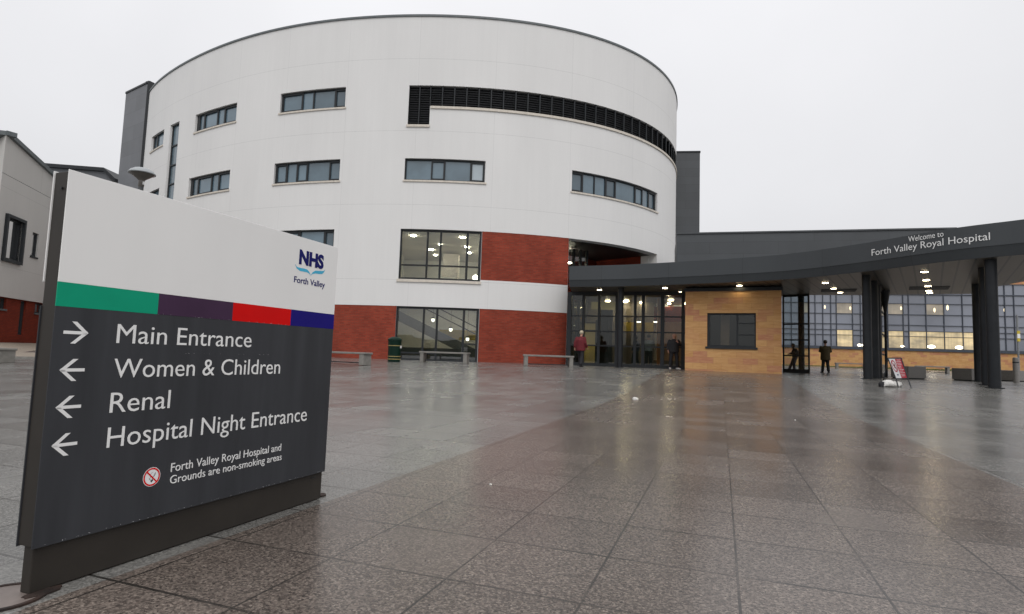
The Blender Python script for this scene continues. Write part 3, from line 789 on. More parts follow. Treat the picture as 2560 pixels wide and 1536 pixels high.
YT = 37.5
pr = at(1750, 381.5, YT); pl = at(1640, 384, YT+.3)
tower2 = empty('lift_tower', (pr.x, pr.y, .5), 0, 'narrow dark grey clad tower rising behind the right side of the drum', 'tower')
bpy.context.view_layer.update()
mb = MB(); q = [Vector((pl.x-4, pl.y+.6, 0)), Vector((pr.x, pr.y, 0)), Vector((pr.x+1.2, pr.y+7, 0)), Vector((pl.x-4, pl.y+7, 0))]
for a, b_ in zip(q, q[1:]+q[:1]): mb.quad((a.x, a.y, .4), (b_.x, b_.y, .4), (b_.x, b_.y, pr.z), (a.x, a.y, pr.z))
mb.poly([(a.x, a.y, pr.z-.02) for a in q]); local(tower2, mb.build('wall', MT['clad'], tower2))
mb = MB()
for a, b_ in zip(q[:2], q[1:3]):
    d = b_-a; n = Vector((d.y, -d.x, 0)).normalized(); mb.box((a.x+n.x*.04, a.y+n.y*.04, pr.z), d, -n*.3, (0, 0, .10))
local(tower2, mb.build('coping', MT['frame'], tower2))

# ------------------------------------------------------------------ entrance canopy
ZC0, ZCF, ZC1 = 3.90, 4.20, 4.82
ctrl = [atz(px, py, ZC0) for px, py in ((1423, 717.7), (1556, 716), (1689, 711.7), (1840, 705.5), (1980, 697.5), (2157, 679.5), (2374, 653), (2560, 636))]
ctrl.append(ctrl[-1] + (ctrl[-1]-ctrl[-2])*1.3)
ctrl.append(ctrl[-1] + (ctrl[-1]-ctrl[-2])*1.0 + Vector((-.3, 0, 0)))
def catmull(P, n=8):
    o = []
    for i in range(len(P)-1):
        p0, p1, p2, p3 = P[max(i-1, 0)], P[i], P[i+1], P[min(i+2, len(P)-1)]
        for k in range(n):
            t = k/n
            o.append(.5*((2*p1) + (p2-p0)*t + (2*p0-5*p1+4*p2-p3)*t*t + (3*p1-p0-3*p2+p3)*t**3))
    return o + [P[-1]]
FC = catmull(ctrl)
arc = [0.0]
for a, b_ in zip(FC, FC[1:]): arc.append(arc[-1] + (b_-a).length)
def fmap(s, z, off=0.0):
    i = 0
    while i < len(arc)-2 and arc[i+1] < s: i += 1
    t = (s-arc[i])/(arc[i+1]-arc[i]); p = FC[i].lerp(FC[i+1], t); d = (FC[i+1]-FC[i]).normalized()
    i2 = max(0, i-1); d0 = (FC[i2+1]-FC[i2]).normalized(); i3 = min(len(FC)-2, i+1); d3 = (FC[i3+1]-FC[i3]).normalized()
    d = (d0*(1-t)*.5 + d*1.0 + d3*t*.5).normalized()
    n = Vector((d.y, -d.x, 0))
    return Vector((p.x+n.x*off, p.y+n.y*off, z))
def fhit(px, py):
    d = ray(px, py)
    for i in range(len(FC)-1):
        a, b_ = FC[i], FC[i+1]
        ga, gb = a.x*d[1]-a.y*d[0], b_.x*d[1]-b_.y*d[0]
        if ga*gb <= 0:
            f = ga/(ga-gb); p = a.lerp(b_, f); return arc[i]+f*(arc[i+1]-arc[i]), H + d[2]*p.y/d[1]
    raise ValueError
canopy = empty('entrance_canopy', foot(1980, 900, 21.5), 0, 'long curved dark grey entrance canopy with white welcome lettering', 'canopy')
bpy.context.view_layer.update()
def cp(o): local(canopy, o); return o
mb = MB()
for i in range(len(FC)-1):
    a, b_ = arc[i], arc[i+1]
    U = [(a, 0), (b_, 0), (b_, 1), (a, 1)]
    mb.quad(fmap(a, ZCF, .06), fmap(b_, ZCF, .06), fmap(b_, ZC1, .06), fmap(a, ZC1, .06), [(a, .3), (b_, .3), (b_, .9), (a, .9)])
    mb.quad(fmap(a, ZC0, -.04), fmap(b_, ZC0, -.04), fmap(b_, ZCF, .045), fmap(a, ZCF, .045), [(a, 0), (b_, 0), (b_, .28), (a, .28)])
    mb.quad(fmap(a, ZC1, .06), fmap(b_, ZC1, .06), fmap(b_, ZC1, -.5), fmap(a, ZC1, -.5))
    mb.quad(fmap(a, ZCF, .045), fmap(b_, ZCF, .045), fmap(b_, ZCF, .06), fmap(a, ZCF, .06))
p, q = fmap(0, ZC0, -.04), fmap(0, ZC1, .06)
mb.quad(at(1434, 700, 28.4).xy.to_3d()+Vector((0, 0, ZC0)), fmap(0, ZC0, -.04), fmap(0, ZC1, .06), at(1434, 700, 28.4).xy.to_3d()+Vector((0, 0, ZC1)))
fas = cp(mb.build('fascia', MT['fascia'], canopy))
back = [atz(px, py, ZC0) for px, py in ((2560, 704), (2495, 716.7), (2436, 735), (2154, 738), (2024, 738))]
far = back[0] + (back[0]-back[1])*2.2
sp_ = [fmap(s, ZC0, -.05) for s in arc] + [Vector((far.x+2, far.y-5, ZC0)), far] + back + [atz(1950, 741, ZC0), Vector((11.0, 33, ZC0)), at(1462, 700, 36).xy.to_3d() + Vector((0, 0, ZC0)), at(1434, 700, 28.4).xy.to_3d() + Vector((0, 0, ZC0))]
from mathutils.geometry import tessellate_polygon
def flat_poly(mb, pts, flip=False, m=0):
    for tri in tessellate_polygon([pts]):
        q = [pts[i] for i in tri]
        nz = (q[1]-q[0]).cross(q[2]-q[0]).z
        if (nz > 0) == flip: q = q[::-1]
        mb.poly(q, m)
mb = MB(); flat_poly(mb, sp_, True); cp(mb.build('soffit', MT['soffit'], canopy))
mb = MB(); flat_poly(mb, [Vector((p.x, p.y, ZC1-.03)) for p in sp_]); cp(mb.build('roof', MT['clad'], canopy))
mb = MB()
bk = [Vector((far.x+2, far.y-5, 0)), far] + back + [atz(1950, 741, ZC0)]
for a, b_ in zip(bk, bk[1:]): mb.quad((a.x, a.y, ZC0), (b_.x, b_.y, ZC0), (b_.x, b_.y, ZC1-.03), (a.x, a.y, ZC1-.03))
cp(mb.build('rear_edge', MT['fascia'], canopy))
# raised dark roof block behind the fascia
g0, g1 = at(1750.5, 585, 27.0), at(2391, 570, 24.4)
gx = at(1691.5, 600, 27.3); gl = Vector((gx.x, 27.3, g0.z))
mb = MB()
for k_, (a, b_) in enumerate(((gl, g1),)):
    d = b_-a; n = Vector((d.y, -d.x, 0)).normalized()
    mb.box((a.x, a.y, ZC1-.05), (d.x, d.y, 0), (-n.x*4, -n.y*4, 0), (0, 0, g0.z-ZC1+.05))
    mb.box((a.x+n.x*.05, a.y+n.y*.05, g0.z), (d.x, d.y, 0), (-n.x*.4, -n.y*.4, 0), (0, 0, .07))
cp(mb.build('roof_block', MT['clad'], canopy))
# downlights
for px, py in ((2311, 681), (2315.7, 701.6), (2319.7, 716.4), (2321.9, 727.7), (2324.5, 733), (2063.4, 708.3), (2084.2, 722.3), (2100.3, 732.2), (1498.6, 725.8), (1662.2, 721.2), (1848.5, 715), (1541.7, 735), (1700.7, 731.2)):
    p = atz(px, py, ZC0-.02); p.z = ZC0
    rb, db_ = MB(), MB()
    rb.lathe([(.125, -.012), (.135, 0)], 20, p); db_.lathe([(.10, -.02), (.10, -.012)], 20, p)
    o = cp(rb.build('downlight', MT['coping'], canopy)); db_.build('lens', MT['down'], o)
# dark recessed vents in the soffit
for px0, py0, px1, py1 in ((2272, 725, 2370, 717.5), (2052, 730.5, 2138, 724)):
    a, b_ = atz(px0, py0, ZC0-.01), atz(px1, py0-1, ZC0-.01); c_ = atz(px1, py1, ZC0-.01); d_ = atz(px0+2, py1, ZC0-.01)
    mb = MB()
    for k_ in range(6):
        f0, f1 = k_/6, (k_+.62)/6
        mb.box(a.lerp(d_, f0), a.lerp(b_, 1)-a, a.lerp(d_, f1)-a.lerp(d_, f0), (0, 0, -.012))
    mb.box(a + Vector((0, 0, -.004)), b_-a, d_-a, (0, 0, .01))
    cp(mb.build('soffit_vent', MT['louvre'], canopy))
# columns
def column(px, Y, r, tp=True):
    p = at(px, 800, Y); z = zg(p.x, Y)
    mb = MB(); mb.lathe([(r*1.5, 0), (r*1.5, .02), (r, .022), (r, ZC0-z+.01)], 24, (p.x, Y, z))
    return cp(mb.build('column', MT['column'], canopy, smooth='auto'))
for px, Y, r in ((2481, 15.9, .145), (2463.5, 17.2, .14), (2443, 20.6, .135), (2167.5, 19.4, .135), (2186, 20.6, .13), (2194, 21.6, .12), (1551, 25.2, .125), (2003, 25.8, .125)):
    column(px, Y, r)

# ------------------------------------------------------------------ lettering
def text_geo(body, bold=0.0, shear=0.0, ext=0.0):
    cu = bpy.data.curves.new('txt', 'FONT'); cu.body = body; cu.offset = bold; cu.shear = shear; cu.resolution_u = 4
    cu.extrude = ext
    o = bpy.data.objects.new('txt', cu); COL.objects.link(o)
    dg = bpy.context.evaluated_depsgraph_get()
    me = bpy.data.meshes.new_from_object(o.evaluated_get(dg))
    vs = [v.co.copy() for v in me.vertices]; fs = [tuple(p.vertices) for p in me.polygons]
    bpy.data.objects.remove(o); bpy.data.curves.remove(cu); bpy.data.meshes.remove(me)
    return vs, fs
_hv, _ = text_geo('H'); CAP = max(v.y for v in _hv)
def lettering(name, body, mp, width, cap, mat, parent, bold=0.0, ext=.002, loc=True):
    # one mesh per word
    vs, fs = text_geo(body, bold, 0, .01)
    x0, x1 = min(v.x for v in vs), max(v.x for v in vs)
    sx_, sy_ = width/(x1-x0), cap/CAP
    nw = len(body.split())
    iv = sorted((min(vs[i].x for i in f), max(vs[i].x for i in f)) for f in fs); gaps = []; hi = iv[0][1]
    for a, b_ in iv:
        if a > hi: gaps.append((a-hi, (a+hi)/2))
        hi = max(hi, b_)
    cuts = sorted(g[1] for g in sorted(gaps, reverse=True)[:nw-1])
    for k in range(nw):
        lo_, hi_ = ([-1e9]+cuts)[k], (cuts+[1e9])[k]
        ff = [f for f in fs if lo_ < vs[f[0]].x < hi_]; ids = sorted({i for f in ff for i in f}); mp_ = {q: n for n, q in enumerate(ids)}
        me = bpy.data.meshes.new(name)
        me.from_pydata([tuple(mp((vs[q].x-x0)*sx_, vs[q].y*sy_, vs[q].z/.01*ext)) for q in ids], [], [tuple(mp_[q] for q in f) for f in ff])
        me.materials.append(MT[mat]); me.update()
        o = bpy.data.objects.new(name, me); COL.objects.link(o); o.parent = parent
        if loc: local(parent, o)
s0, zb = fhit(2183, 640.5); s1, _ = fhit(2477, 603.5)
cap2 = (fhit(2184, 625)[1]-zb)
lettering('lettering', 'Forth Valley Royal Hospital', lambda x, y, z: fmap(s0+x, zb+y, .075+z), s1-s0, .205, 'text', canopy, -.002)
s0b, zb2 = fhit(2275, 606); s1b, _ = fhit(2362.5, 595.8)
lettering('lettering', 'Welcome to', lambda x, y, z: fmap(s0b+x, zb2+y, .075+z), s1b-s0b, .165, 'text', canopy, -.002)

# ------------------------------------------------------------------ glazed entrance under the canopy
gA, gB = at(1419, 820, 27.5), at(1716, 820, 25.8)
GP = Plane(gA, gB); zb = zg(gA.x+3, 27)
ent = empty('entrance_glazing', (gA.x, gA.y, zb), 0, 'dark framed glass entrance front of the lobby between drum and sandstone kiosk', 'glass front')
bpy.context.view_layer.update()
def R6(x): return 1380 + x/3.71
fb, pb = MB(), MB(); hx = lambda x, y=820: GP.hit(R6(x), y)[0]
hz = lambda y, x=820: GP.hit(R6(x), 560 + y/3.71)[1]
for x, w_ in ((160, .1), (290, .06), (435, .06), (600, .07), (770, .06), (845, .07), (1025, .08), (1215, .07)):
    u = hx(x); slab(fb, GP.map, u-w_, u+w_, zb, ZC0, -.08, .06)
for y in (860, 1005, 1140): slab(fb, GP.map, 0, GP.L, hz(y)-.03, hz(y)+.03, -.07, .05)
slab(fb, GP.map, 0, GP.L, zb-.1, zb+.13, -.07, .05); slab(fb, GP.map, 0, GP.L, ZC0-.16, ZC0, -.07, .05)
slab(pb, GP.map, 0, GP.L, zb+.05, ZC0-.05, -.02, -.01)
o = fb.build('frame', MT['frame'], ent); local(ent, o)
o = pb.build('pane', MT['glass_dark'], ent); local(ent, o)
def deep(off):
    P2 = Plane(GP.map(0, 0, off), GP.map(GP.L, 0, off))
    return (lambda x, y=820: P2.hit(R6(x), 560+y/3.71 if y != 820 else y)[0]), (lambda y, x=820: P2.hit(R6(x), 560 + y/3.71)[1])
# lobby behind
def eo(o): local(ent, o); return o
mb = MB()
for x0, x1, z0, z1, off, mm in ((150, 1400, zb, ZC0, -6.0, 0), (150, 700, zb, ZC0, -5.0, 1)):
    slab(mb, GP.map, hx(x0)-1.0, hx(x1)+.8, z0, z1, off-.1, off, m=mm)
slab(mb, GP.map, GP.L+.2, GP.L+.3, zb, ZC0, -7, -.1); slab(mb, GP.map, -1.4, -1.3, zb, ZC0, -6, 0, m=2)
eo(mb.build('lobby_wall', [MT['lobby'], MT['roomd'], MT['louvre']], ent))
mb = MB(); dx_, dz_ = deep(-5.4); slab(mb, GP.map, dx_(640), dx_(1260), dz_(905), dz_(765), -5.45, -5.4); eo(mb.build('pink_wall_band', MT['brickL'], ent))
mb = MB(); slab(mb, GP.map, dx_(640), dx_(1260), zb, zb+.35, -5.45, -5.4); eo(mb.build('wall_base', MT['roomd'], ent))
mb = MB(); dx_, dz_ = deep(-1.7); slab(mb, GP.map, dx_(300), dx_(410), zb, dz_(930), -1.75, -1.7); dr = eo(mb.build('door', MT['litdoor'], ent))
mb = MB()
for x in (225, 296, 415, 520): u = dx_(x); slab(mb, GP.map, u-.05, u+.05, zb, dz_(900), -1.68, -1.6)
for y in (925, 1000, 1140): slab(mb, GP.map, dx_(225), dx_(520), dz_(y)-.035, dz_(y)+.035, -1.68, -1.6)
mb.build('door_frame', MT['frame'], dr)
mb = MB(); dx_, dz_ = deep(-3.1); slab(mb, GP.map, dx_(360), dx_(598), dz_(795), dz_(725), -3.2, -3.1); eo(mb.build('glowing_bulkhead', MT['bulk'], ent))
mb = MB(); dx_, dz_ = deep(-4.5); slab(mb, GP.map, dx_(655), dx_(940), dz_(1000), dz_(915), -4.6, -4.5); eo(mb.build('lit_counter_wall', MT['yellow'], ent))
mb = MB(); dx_, dz_ = deep(-2.6); slab(mb, GP.map, dx_(430), dx_(560), zb, dz_(800), -2.7, -2.6); eo(mb.build('dark_partition', MT['louvre'], ent))
mb = MB(); c = GP.map(hx(965), zb, -3.0); mb.lathe([(.17, 0), (.17, ZC0-zb)], 18, c); eo(mb.build('lobby_column', MT['orange'], ent))
mb = MB()
for x0, x1 in ((1000, 1075), (1130, 1210)):
    dx_, dz_ = deep(-5.5); slab(mb, GP.map, dx_(x0), dx_(x1), dz_(895), dz_(750), -5.6, -5.5)
eo(mb.build('lobby_window', MT['pane2'], ent))
for x, y, r in ((518, 722, .13), (690, 720, .13), (675, 752, .12), (830, 748, .10), (1103, 713, .13), (1232, 745, .11), (1085, 798, .09)):
    p = atz(R6(x), 560+y/3.71, ZC0-.05)
    k = min(1, 31.2/p.y); 
    lb = MB(); lb.lathe([(r, -.03), (r, 0)], 14, (p.x*k, p.y*k, ZC0-.012)); eo(lb.build('ceiling_light', MT['lampb'], ent))
for x, y in ((805, 910), (962, 910)):
    p = at(R6(x), 560+y/3.71, 29.3); mb = MB(); mb.tube([p+Vector((0, 0, .1)), Vector((p.x, p.y, ZC0))], .01, 6); mb.lathe([(.12, .02), (.06, .12)], 14, p)
    o = eo(mb.build('pendant_lamp', MT['frame'], ent)); mb = MB(); mb.lathe([(.10, -.03), (.11, .02)], 14, p); mb.build('lamp_globe', MT['spot'], o)

# ------------------------------------------------------------------ sandstone kiosk
kA, kB = at(1713, 830, 24.1), at(1954, 830, 22.6)
KP = Plane(kA, kB); zk = zg(kA.x, kA.y)-.03; ZK = KP.hit(1830, 728)[1]
kio = empty('sandstone_kiosk', (kA.x, kA.y, zk), 0, 'square sandstone kiosk with one dark framed window under the canopy', 'kiosk')
bpy.context.view_layer.update()
u0, z1_ = KP.hit(1768, 783); u1, z0_ = KP.hit(1890, 876)
z1_ = KP.hit(1830, 783)[1]; z0_ = KP.hit(1830, 868)[1]
kd = Vector((-KP.n.x, -KP.n.y, 0))
mb = MB(); wall(mb, KP.map, 0, KP.L, zk, ZK, [(u0, u1, z0_, z1_)], .22)
D = 3.2
pts = [KP.map(KP.L, 0), KP.map(KP.L, 0)+kd*D, KP.map(0, 0)+kd*D, KP.map(0, 0)]
for i, (a, b_) in enumerate(zip(pts, pts[1:])):
    l = (b_-a).length
    mb.quad((a.x, a.y, zk), (b_.x, b_.y, zk), (b_.x, b_.y, ZK), (a.x, a.y, ZK), [(i*3.3+.2, zk), (i*3.3+.2+l, zk), (i*3.3+.2+l, ZK), (i*3.3+.2, ZK)])
local(kio, mb.build('wall', MT['stone'], kio))
mb = MB(); mb.box(KP.map(-.05, ZK, .05), KP.e*(KP.L+.1), kd*(D+.1), (0, 0, .14)); mb.box(KP.map(.25, ZK+.14, -.2), KP.e*.25, kd*.25, (0, 0, ZC0-ZK-.14)); mb.box(KP.map(KP.L-.45, ZK+.14, -.2), KP.e*.25, kd*.25, (0, 0, ZC0-ZK-.14))
local(kio, mb.build('coping', MT['frame'], kio))
um = KP.hit(1843, 830)[0]
o = window(KP.map, u0, u1, z0_, z1_, [(u0+.10, um-.04, 'p'), (um+.04, u1-.06, 'p')], kio, back=.12, fw=.07, pane='glass_dark', sillm='frame'); local(kio, o)
fb = MB()
for q in (.36, .70): z = z0_ + (z1_-z0_)*q; slab(fb, KP.map, um, u1, z-.02, z+.02, -.17, -.08)
fb.build('glazing_bar', MT['frame'], o)
mb = MB(); slab(mb, KP.map, .2, KP.L-.2, zk+.02, ZK-.1, -2.0, -1.9); slab(mb, KP.map, .2, KP.L-.2, zk, zk+.3, -1.9, -.3, m=1)
slab(mb, KP.map, u0+.45, u0+.8, zk, ZK-.3, -1.2, -1.0, m=2)
local(kio, mb.build('kiosk_room', [MT['louvre'], MT['roomd'], MT['lobby']], kio))

# ------------------------------------------------------------------ glass wind screens under the canopy
def screen(name, pa, pb_, Ya, Yb, zt_, bars, verts, label):
    a, b_ = at(pa, 850, Ya), at(pb_, 850, Yb); P = Plane(a, b_); z = zg(a.x, a.y)
    e = empty(name, (a.x, a.y, z), 0, label, 'glass screen'); bpy.context.view_layer.update()
    fb, pb = MB(), MB()
    for v_ in [0.03, P.L-.03] + [P.L*x for x in verts]: slab(fb, P.map, v_-.03, v_+.03, z, zt_, -.03, .03)
    for q in bars: slab(fb, P.map, 0, P.L, z+q-.03, z+q+.03, -.025, .025)
    slab(fb, P.map, 0, P.L, z, z+.16, -.025, .035); slab(fb, P.map, 0, P.L, zt_-.08, zt_, -.025, .025)
    slab(pb, P.map, .02, P.L-.02, z+.1, zt_-.05, -.004, .004)
    local(e, fb.build('frame', MT['frame'], e)); local(e, pb.build('pane', MT['glass'], e))
screen('glass_screen', 1957, 2024, 26.0, 25.2, ZC0, (.75, 1.45, 2.15), (), 'tall dark framed glass screen beside the sandstone kiosk')
screen('glass_screen', 2201.5, 2213, 22.2, 24.4, ZC0, (.9, 1.7, 2.6), (), 'narrow glass screen beside the middle group of canopy columns')
fl = at(2214.5, 850, 23.2); z = zg(fl.x, fl.y); mb = MB(); mb.lathe([(.05, 0), (.05, 2.6), (.19, ZC0-z)], 16, (fl.x, fl.y, z)); cp(mb.build('flared_column', MT['column'], canopy, smooth='auto'))

# ------------------------------------------------------------------ long glazed wing far behind
sA, sB = at(1930, 850, 60.0), at(2560, 850, 55.5)
SP = Plane(sA, sB); zs = zgu(60)-.05
wing = empty('glazed_wing', (sB.x, sB.y, zs), 0, 'long two storey glazed hospital wing on a sandstone base beyond the canopy', 'building')
bpy.context.view_layer.update()
def R7(x): return 1940 + x/3.226
su = lambda x: SP.hit(R7(x), 850)[0]
szz = lambda y: SP.hit(2235, 540 + y/3.226)[1]
ZSB, ZST = szz(1066), SP.hit(2500, 712)[1]
UE = su(2050) + 26
mb = MB()
mb.quad(SP.map(-14, zs), SP.map(UE, zs), SP.map(UE, ZSB-.25), SP.map(-14, ZSB-.25), [(0, zs), (UE+14, zs), (UE+14, ZSB-.25), (0, ZSB-.25)])
mb.quad(SP.map(-14, ZST), SP.map(UE, ZST), SP.map(UE, ZST+1.2), SP.map(-14, ZST+1.2), [(0, 0), (UE+14, 0), (UE+14, 1.2), (0, 1.2)])
local(wing, mb.build('stone_base', MT['stone'], wing))
mb = MB(); mb.quad(SP.map(-14, ZST+1.2, .05), SP.map(UE, ZST+1.2, .05), SP.map(UE, ZST+1.2, -12), SP.map(-14, ZST+1.2, -12)); local(wing, mb.build('roof', MT['coping'], wing))
cols = [-420, -360, -300, -250, -190, -130, -65, 0, 60, 125, 185, 270, 318, 380, 445, 490, 620, 685, 760, 830, 905, 1030, 1075, 1215, 1360, 1510, 1620, 1700, 1790, 1855, 1930]
U = [su(c) for c in cols]
while U[-1] < UE-2: U.append(U[-1] + random.choice((1.2, 2.4, 2.4, 1.2)))
rows = [ZSB] + [szz(y) for y in (970, 928, 880, 795, 708, 632)] + [ZST-1.1, ZST]
fb = MB()
for u in U: slab(fb, SP.map, u-.035, u+.035, ZSB, ZST, -.1, .04)
for z in rows: slab(fb, SP.map, U[0], U[-1], z-.03, z+.03, -.1, .035)
slab(fb, SP.map, -14, UE, ZSB-.25, ZSB, -.2, .12)
local(wing, fb.build('mullion_grid', MT['mull'], wing))
pb, lb, l2 = MB(), MB(), MB()
def litcell(i, j):
    c = cols[i] if i < len(cols) else 3000
    narrow = (U[i+1]-U[i]) < 1.0
    if narrow: return 0
    if j in (0, 1) and (c >= 490 and c < 1855): return 1
    if j in (0, 1) and c >= 2000: return 1 if (i*7) % 3 else 0
    if j == 4 and c in (125, 185, 380, 490, 620): return 2 if c != 380 else 1
    if j == 4 and c in (905, 1215, 1790): return 2
    if j == 4 and c >= 2000: return 2 if i % 3 == 0 else 0
    return 0
for i in range(len(U)-1):
    for j in range(len(rows)-1):
        k_ = litcell(i, j)
        if k_ == 0: slab(pb, SP.map, U[i], U[i+1], rows[j], rows[j+1], -.08, -.05)
        else:
            lb = MB(); slab(lb, SP.map, U[i], U[i+1], rows[j], rows[j+1], -.08, -.05)
            local(wing, lb.build('lit_pane', MT['warm' if k_ == 1 else 'warm2'], wing))
local(wing, pb.build('pane', MT['pane3'], wing))
for x, y, r in ((680, 1043, .20), (1023, 1052, .14), (1255, 1055, .26), (1480, 1062, .26), (1010, 745, .10), (1280, 760, .12), (600, 745, .1), (395, 735, .1), (1385, 740, .14), (1845, 760, .1)):
    u, z = SP.hit(R7(x), 540+y/3.226); mb = MB(); rz_ = r*(.62 if y > 900 else 1.9); rx_ = r*(1.35 if y > 900 else .8)
    mb.poly([SP.map(u+rx_*math.cos(2*math.pi*i/18), z+rz_*math.sin(2*math.pi*i/18), -.045) for i in range(18)])
    local(wing, mb.build('room_lamp', MT['spot' if y > 900 else 'glow'], wing))
mb = MB()
p, q = SP.map(-14, zs+.06, .3), SP.map(UE, zs+.06, .3)
mb.quad(SP.map(-14, zs+.10, 1.6), SP.map(UE, zs+.10, 1.6), SP.map(UE, zs+.16, .0), SP.map(-14, zs+.16, .0)); mb.quad(SP.map(-14, zs-.1, 1.62), SP.map(UE, zs-.1, 1.62), SP.map(UE, zs+.10, 1.6), SP.map(-14, zs+.10, 1.6))
rr = random.Random(3)
for i in range(2600):
    u = rr.uniform(8, UE-4); o_ = rr.uniform(0, 1.6); p = SP.map(u, zs+.11, o_); hgt = rr.uniform(.05, .16); dx = rr.uniform(-.05, .05)
    mb.poly([p, p+SP.e*.05, p+SP.e*(.025+dx)+Vector((0, 0, hgt))])
o = mb.build('grass', MT['grass'], merge=False); tag(o, 'narrow strip of grass along the foot of the sandstone base', 'grass', kind='stuff')

# ------------------------------------------------------------------ white wing at the left edge
a = atz(0, 741, 2.75); b_ = atz(111.6, 758.7, 2.75)
LP0 = Plane((b_.x, b_.y), (a.x, a.y))
# run from the far end towards the camera, so that the outward side faces the plaza
e_ = Vector((a.x-b_.x, a.y-b_.y, 0)).normalized()
def lhit(px, py): return LP0.hit(px, py)
cu0, cz0 = lhit(15.8, 338)
FAR, NEAR = -9.0, cu0
if LP0.n.dot(Vector((1, -.2, 0))) < 0: LP0.n = -LP0.n
lw = empty('white_wing', LP0.map(NEAR, .5), 0, 'white rendered two storey wing with sloping dark eaves and red brick base', 'building')
bpy.context.view_layer.update()
def lo(o): local(lw, o); return o
ua, za = lhit(147, 456)
slope = (za-cz0)/(ua-cu0)
zr = lambda u: cz0 + slope*(u-cu0)
z27 = 2.75
wins = []
for px0, px1, py0, py1, nm in ((11, 52, 548, 652, 'big'), (79, 95, 582, 643, 's'), (117, 133, 604, 655, 's')):
    m_ = (py0+py1)/2
    x0, x1 = lhit(px0, m_)[0], lhit(px1, m_)[0]
    zt_, zb_ = lhit((px0+px1)/2, py0)[1], lhit((px0+px1)/2, py1)[1]
    wins.append((min(x0, x1), max(x0, x1), zb_, zt_, nm))
mb = MB()
wall(mb, LP0.map, FAR, NEAR, z27, zr(FAR)-.02 if zr(FAR) < zr(NEAR) else zr(NEAR), [q[:4] for q in wins], .16, m=0)
zf, zn = zr(FAR), zr(NEAR); zm = min(zf, zn)
mb.poly([LP0.map(FAR, zm), LP0.map(NEAR, zm), LP0.map(NEAR, zn)] if zn > zf else [LP0.map(FAR, zm), LP0.map(NEAR, zm), LP0.map(FAR, zf)])
# return wall round the near corner
nd = Vector((-1.0, .55, 0)).normalized()
c0 = LP0.map(NEAR, 0); c1 = c0 + nd*14
mb.quad((c1.x, c1.y, z27), (c0.x, c0.y, z27), (c0.x, c0.y, zn), (c1.x, c1.y, zn))
mb.quad(LP0.map(FAR, z27), LP0.map(NEAR, z27), LP0.map(NEAR, z27, -.25), LP0.map(FAR, z27, -.25))
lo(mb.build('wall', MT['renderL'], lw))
mb = MB(); bw_ = []
for px0, px1, py0, py1, nm in ((-10, 24, 744, 772, 'w'), (56, 70, 757, 838, 'd'), (95, 116, 760, 784, 'w')):
    m_ = (py0+py1)/2; x0, x1 = lhit(px0, m_)[0], lhit(px1, m_)[0]
    bw_.append((min(x0, x1), max(x0, x1), lhit((px0+px1)/2, py1)[1], z27-.04, nm))
LB = lambda u, z, off=0: LP0.map(u, z, off-.14)
wall(mb, LB, FAR, NEAR, .3, z27, [q[:4] for q in bw_], .18)
mb.quad((c1.x, c1.y, .3), (c0.x-.14, c0.y+.1, .3), (c0.x-.14, c0.y+.1, z27), (c1.x, c1.y, z27))
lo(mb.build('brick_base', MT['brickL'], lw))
mb = MB(); d_ = LP0.e*(NEAR-FAR); d_.z = zn-zf
mb.box(LP0.map(FAR, zf, .14), d_, -LP0.n*1.2, (0, 0, .2)); mb.box((c0.x+.06, c0.y-.06, zn), nd*14, (.2, .35, 0), (0, 0, .2))
p0, p1 = LP0.map(FAR, zf+.2), LP0.map(NEAR, zn+.2)
mb.quad(p0, p1, p1+Vector((-14, 4, .0)), p0+Vector((-14, 4, 0)))
lo(mb.build('roof', MT['coping'], lw))
for i, q in enumerate(wins):
    o = window(LP0.map, q[0], q[1], q[2], q[3], [(q[0]+.08, q[1]-.08, 'p')], lw, back=.10, fw=.08, pane='glass_dark', sillm='frame'); lo(o)
    if q[4] == 'big':
        fb = MB()
        for (x0, x1, z0, z1) in ((q[0]-.14, q[0], q[2]-.14, q[3]+.14), (q[1], q[1]+.14, q[2]-.14, q[3]+.14), (q[0], q[1], q[2]-.14, q[2]), (q[0], q[1], q[3], q[3]+.14)):
            slab(fb, LP0.map, x0, x1, z0, z1, -.1, .13)
        fb.build('window_surround', MT['frame'], o)
    mb = MB(); slab(mb, LP0.map, q[0]-.1, q[1]+.1, q[2]-.2, q[3]+.1, -.75, -.7); mb.build('room', MT['yellow'], o)
for q in bw_:
    o = window(LB, q[0], q[1], q[2], q[3], [(q[0]+.06, q[1]-.06, 'p')], lw, back=.12, fw=.06, pane='glass_dark', sillm='coping', sill=q[4] == 'w', name='window' if q[4] == 'w' else 'door'); lo(o)
    mb = MB(); slab(mb, LB, q[0]-.1, min(q[1]+.1, NEAR-.3), max(.4, q[2]-.2), q[3]+.05, -.75, -.7); mb.build('room', MT['roomd'], o)
u_, z_ = lhit(6, 756); p = LB(u_, z_, -.5); mb = MB(); mb.box(p, LP0.e*.5, (0, .1, 0), (0, 0, .07)); lo(mb.build('room_lamp', MT['lamp'], lw))
mb = MB(); A1, B1, C1 = at(104, 413.5, 41), at(263, 430, 40), at(281, 453, 40)
mb.poly([(A1.x-3, 41, A1.z), (A1.x-3, 41, 6), (C1.x+.4, 40, 6), (C1.x, 40, C1.z), (B1.x, 40, B1.z)][::-1])
lo(mb.build('roof_plant', MT['cladL'], lw))
mb = MB(); mb.box((A1.x-3, 40.8, A1.z), (B1.x-A1.x+3, -1, B1.z-A1.z), (0, 5, 0), (0, 0, .25)); mb.box((B1.x, 39.8, B1.z), (C1.x-B1.x+.3, 0, C1.z-B1.z-.1), (0, 5, 0), (0, 0, .25))
lo(mb.build('plant_coping', MT['frame'], lw))
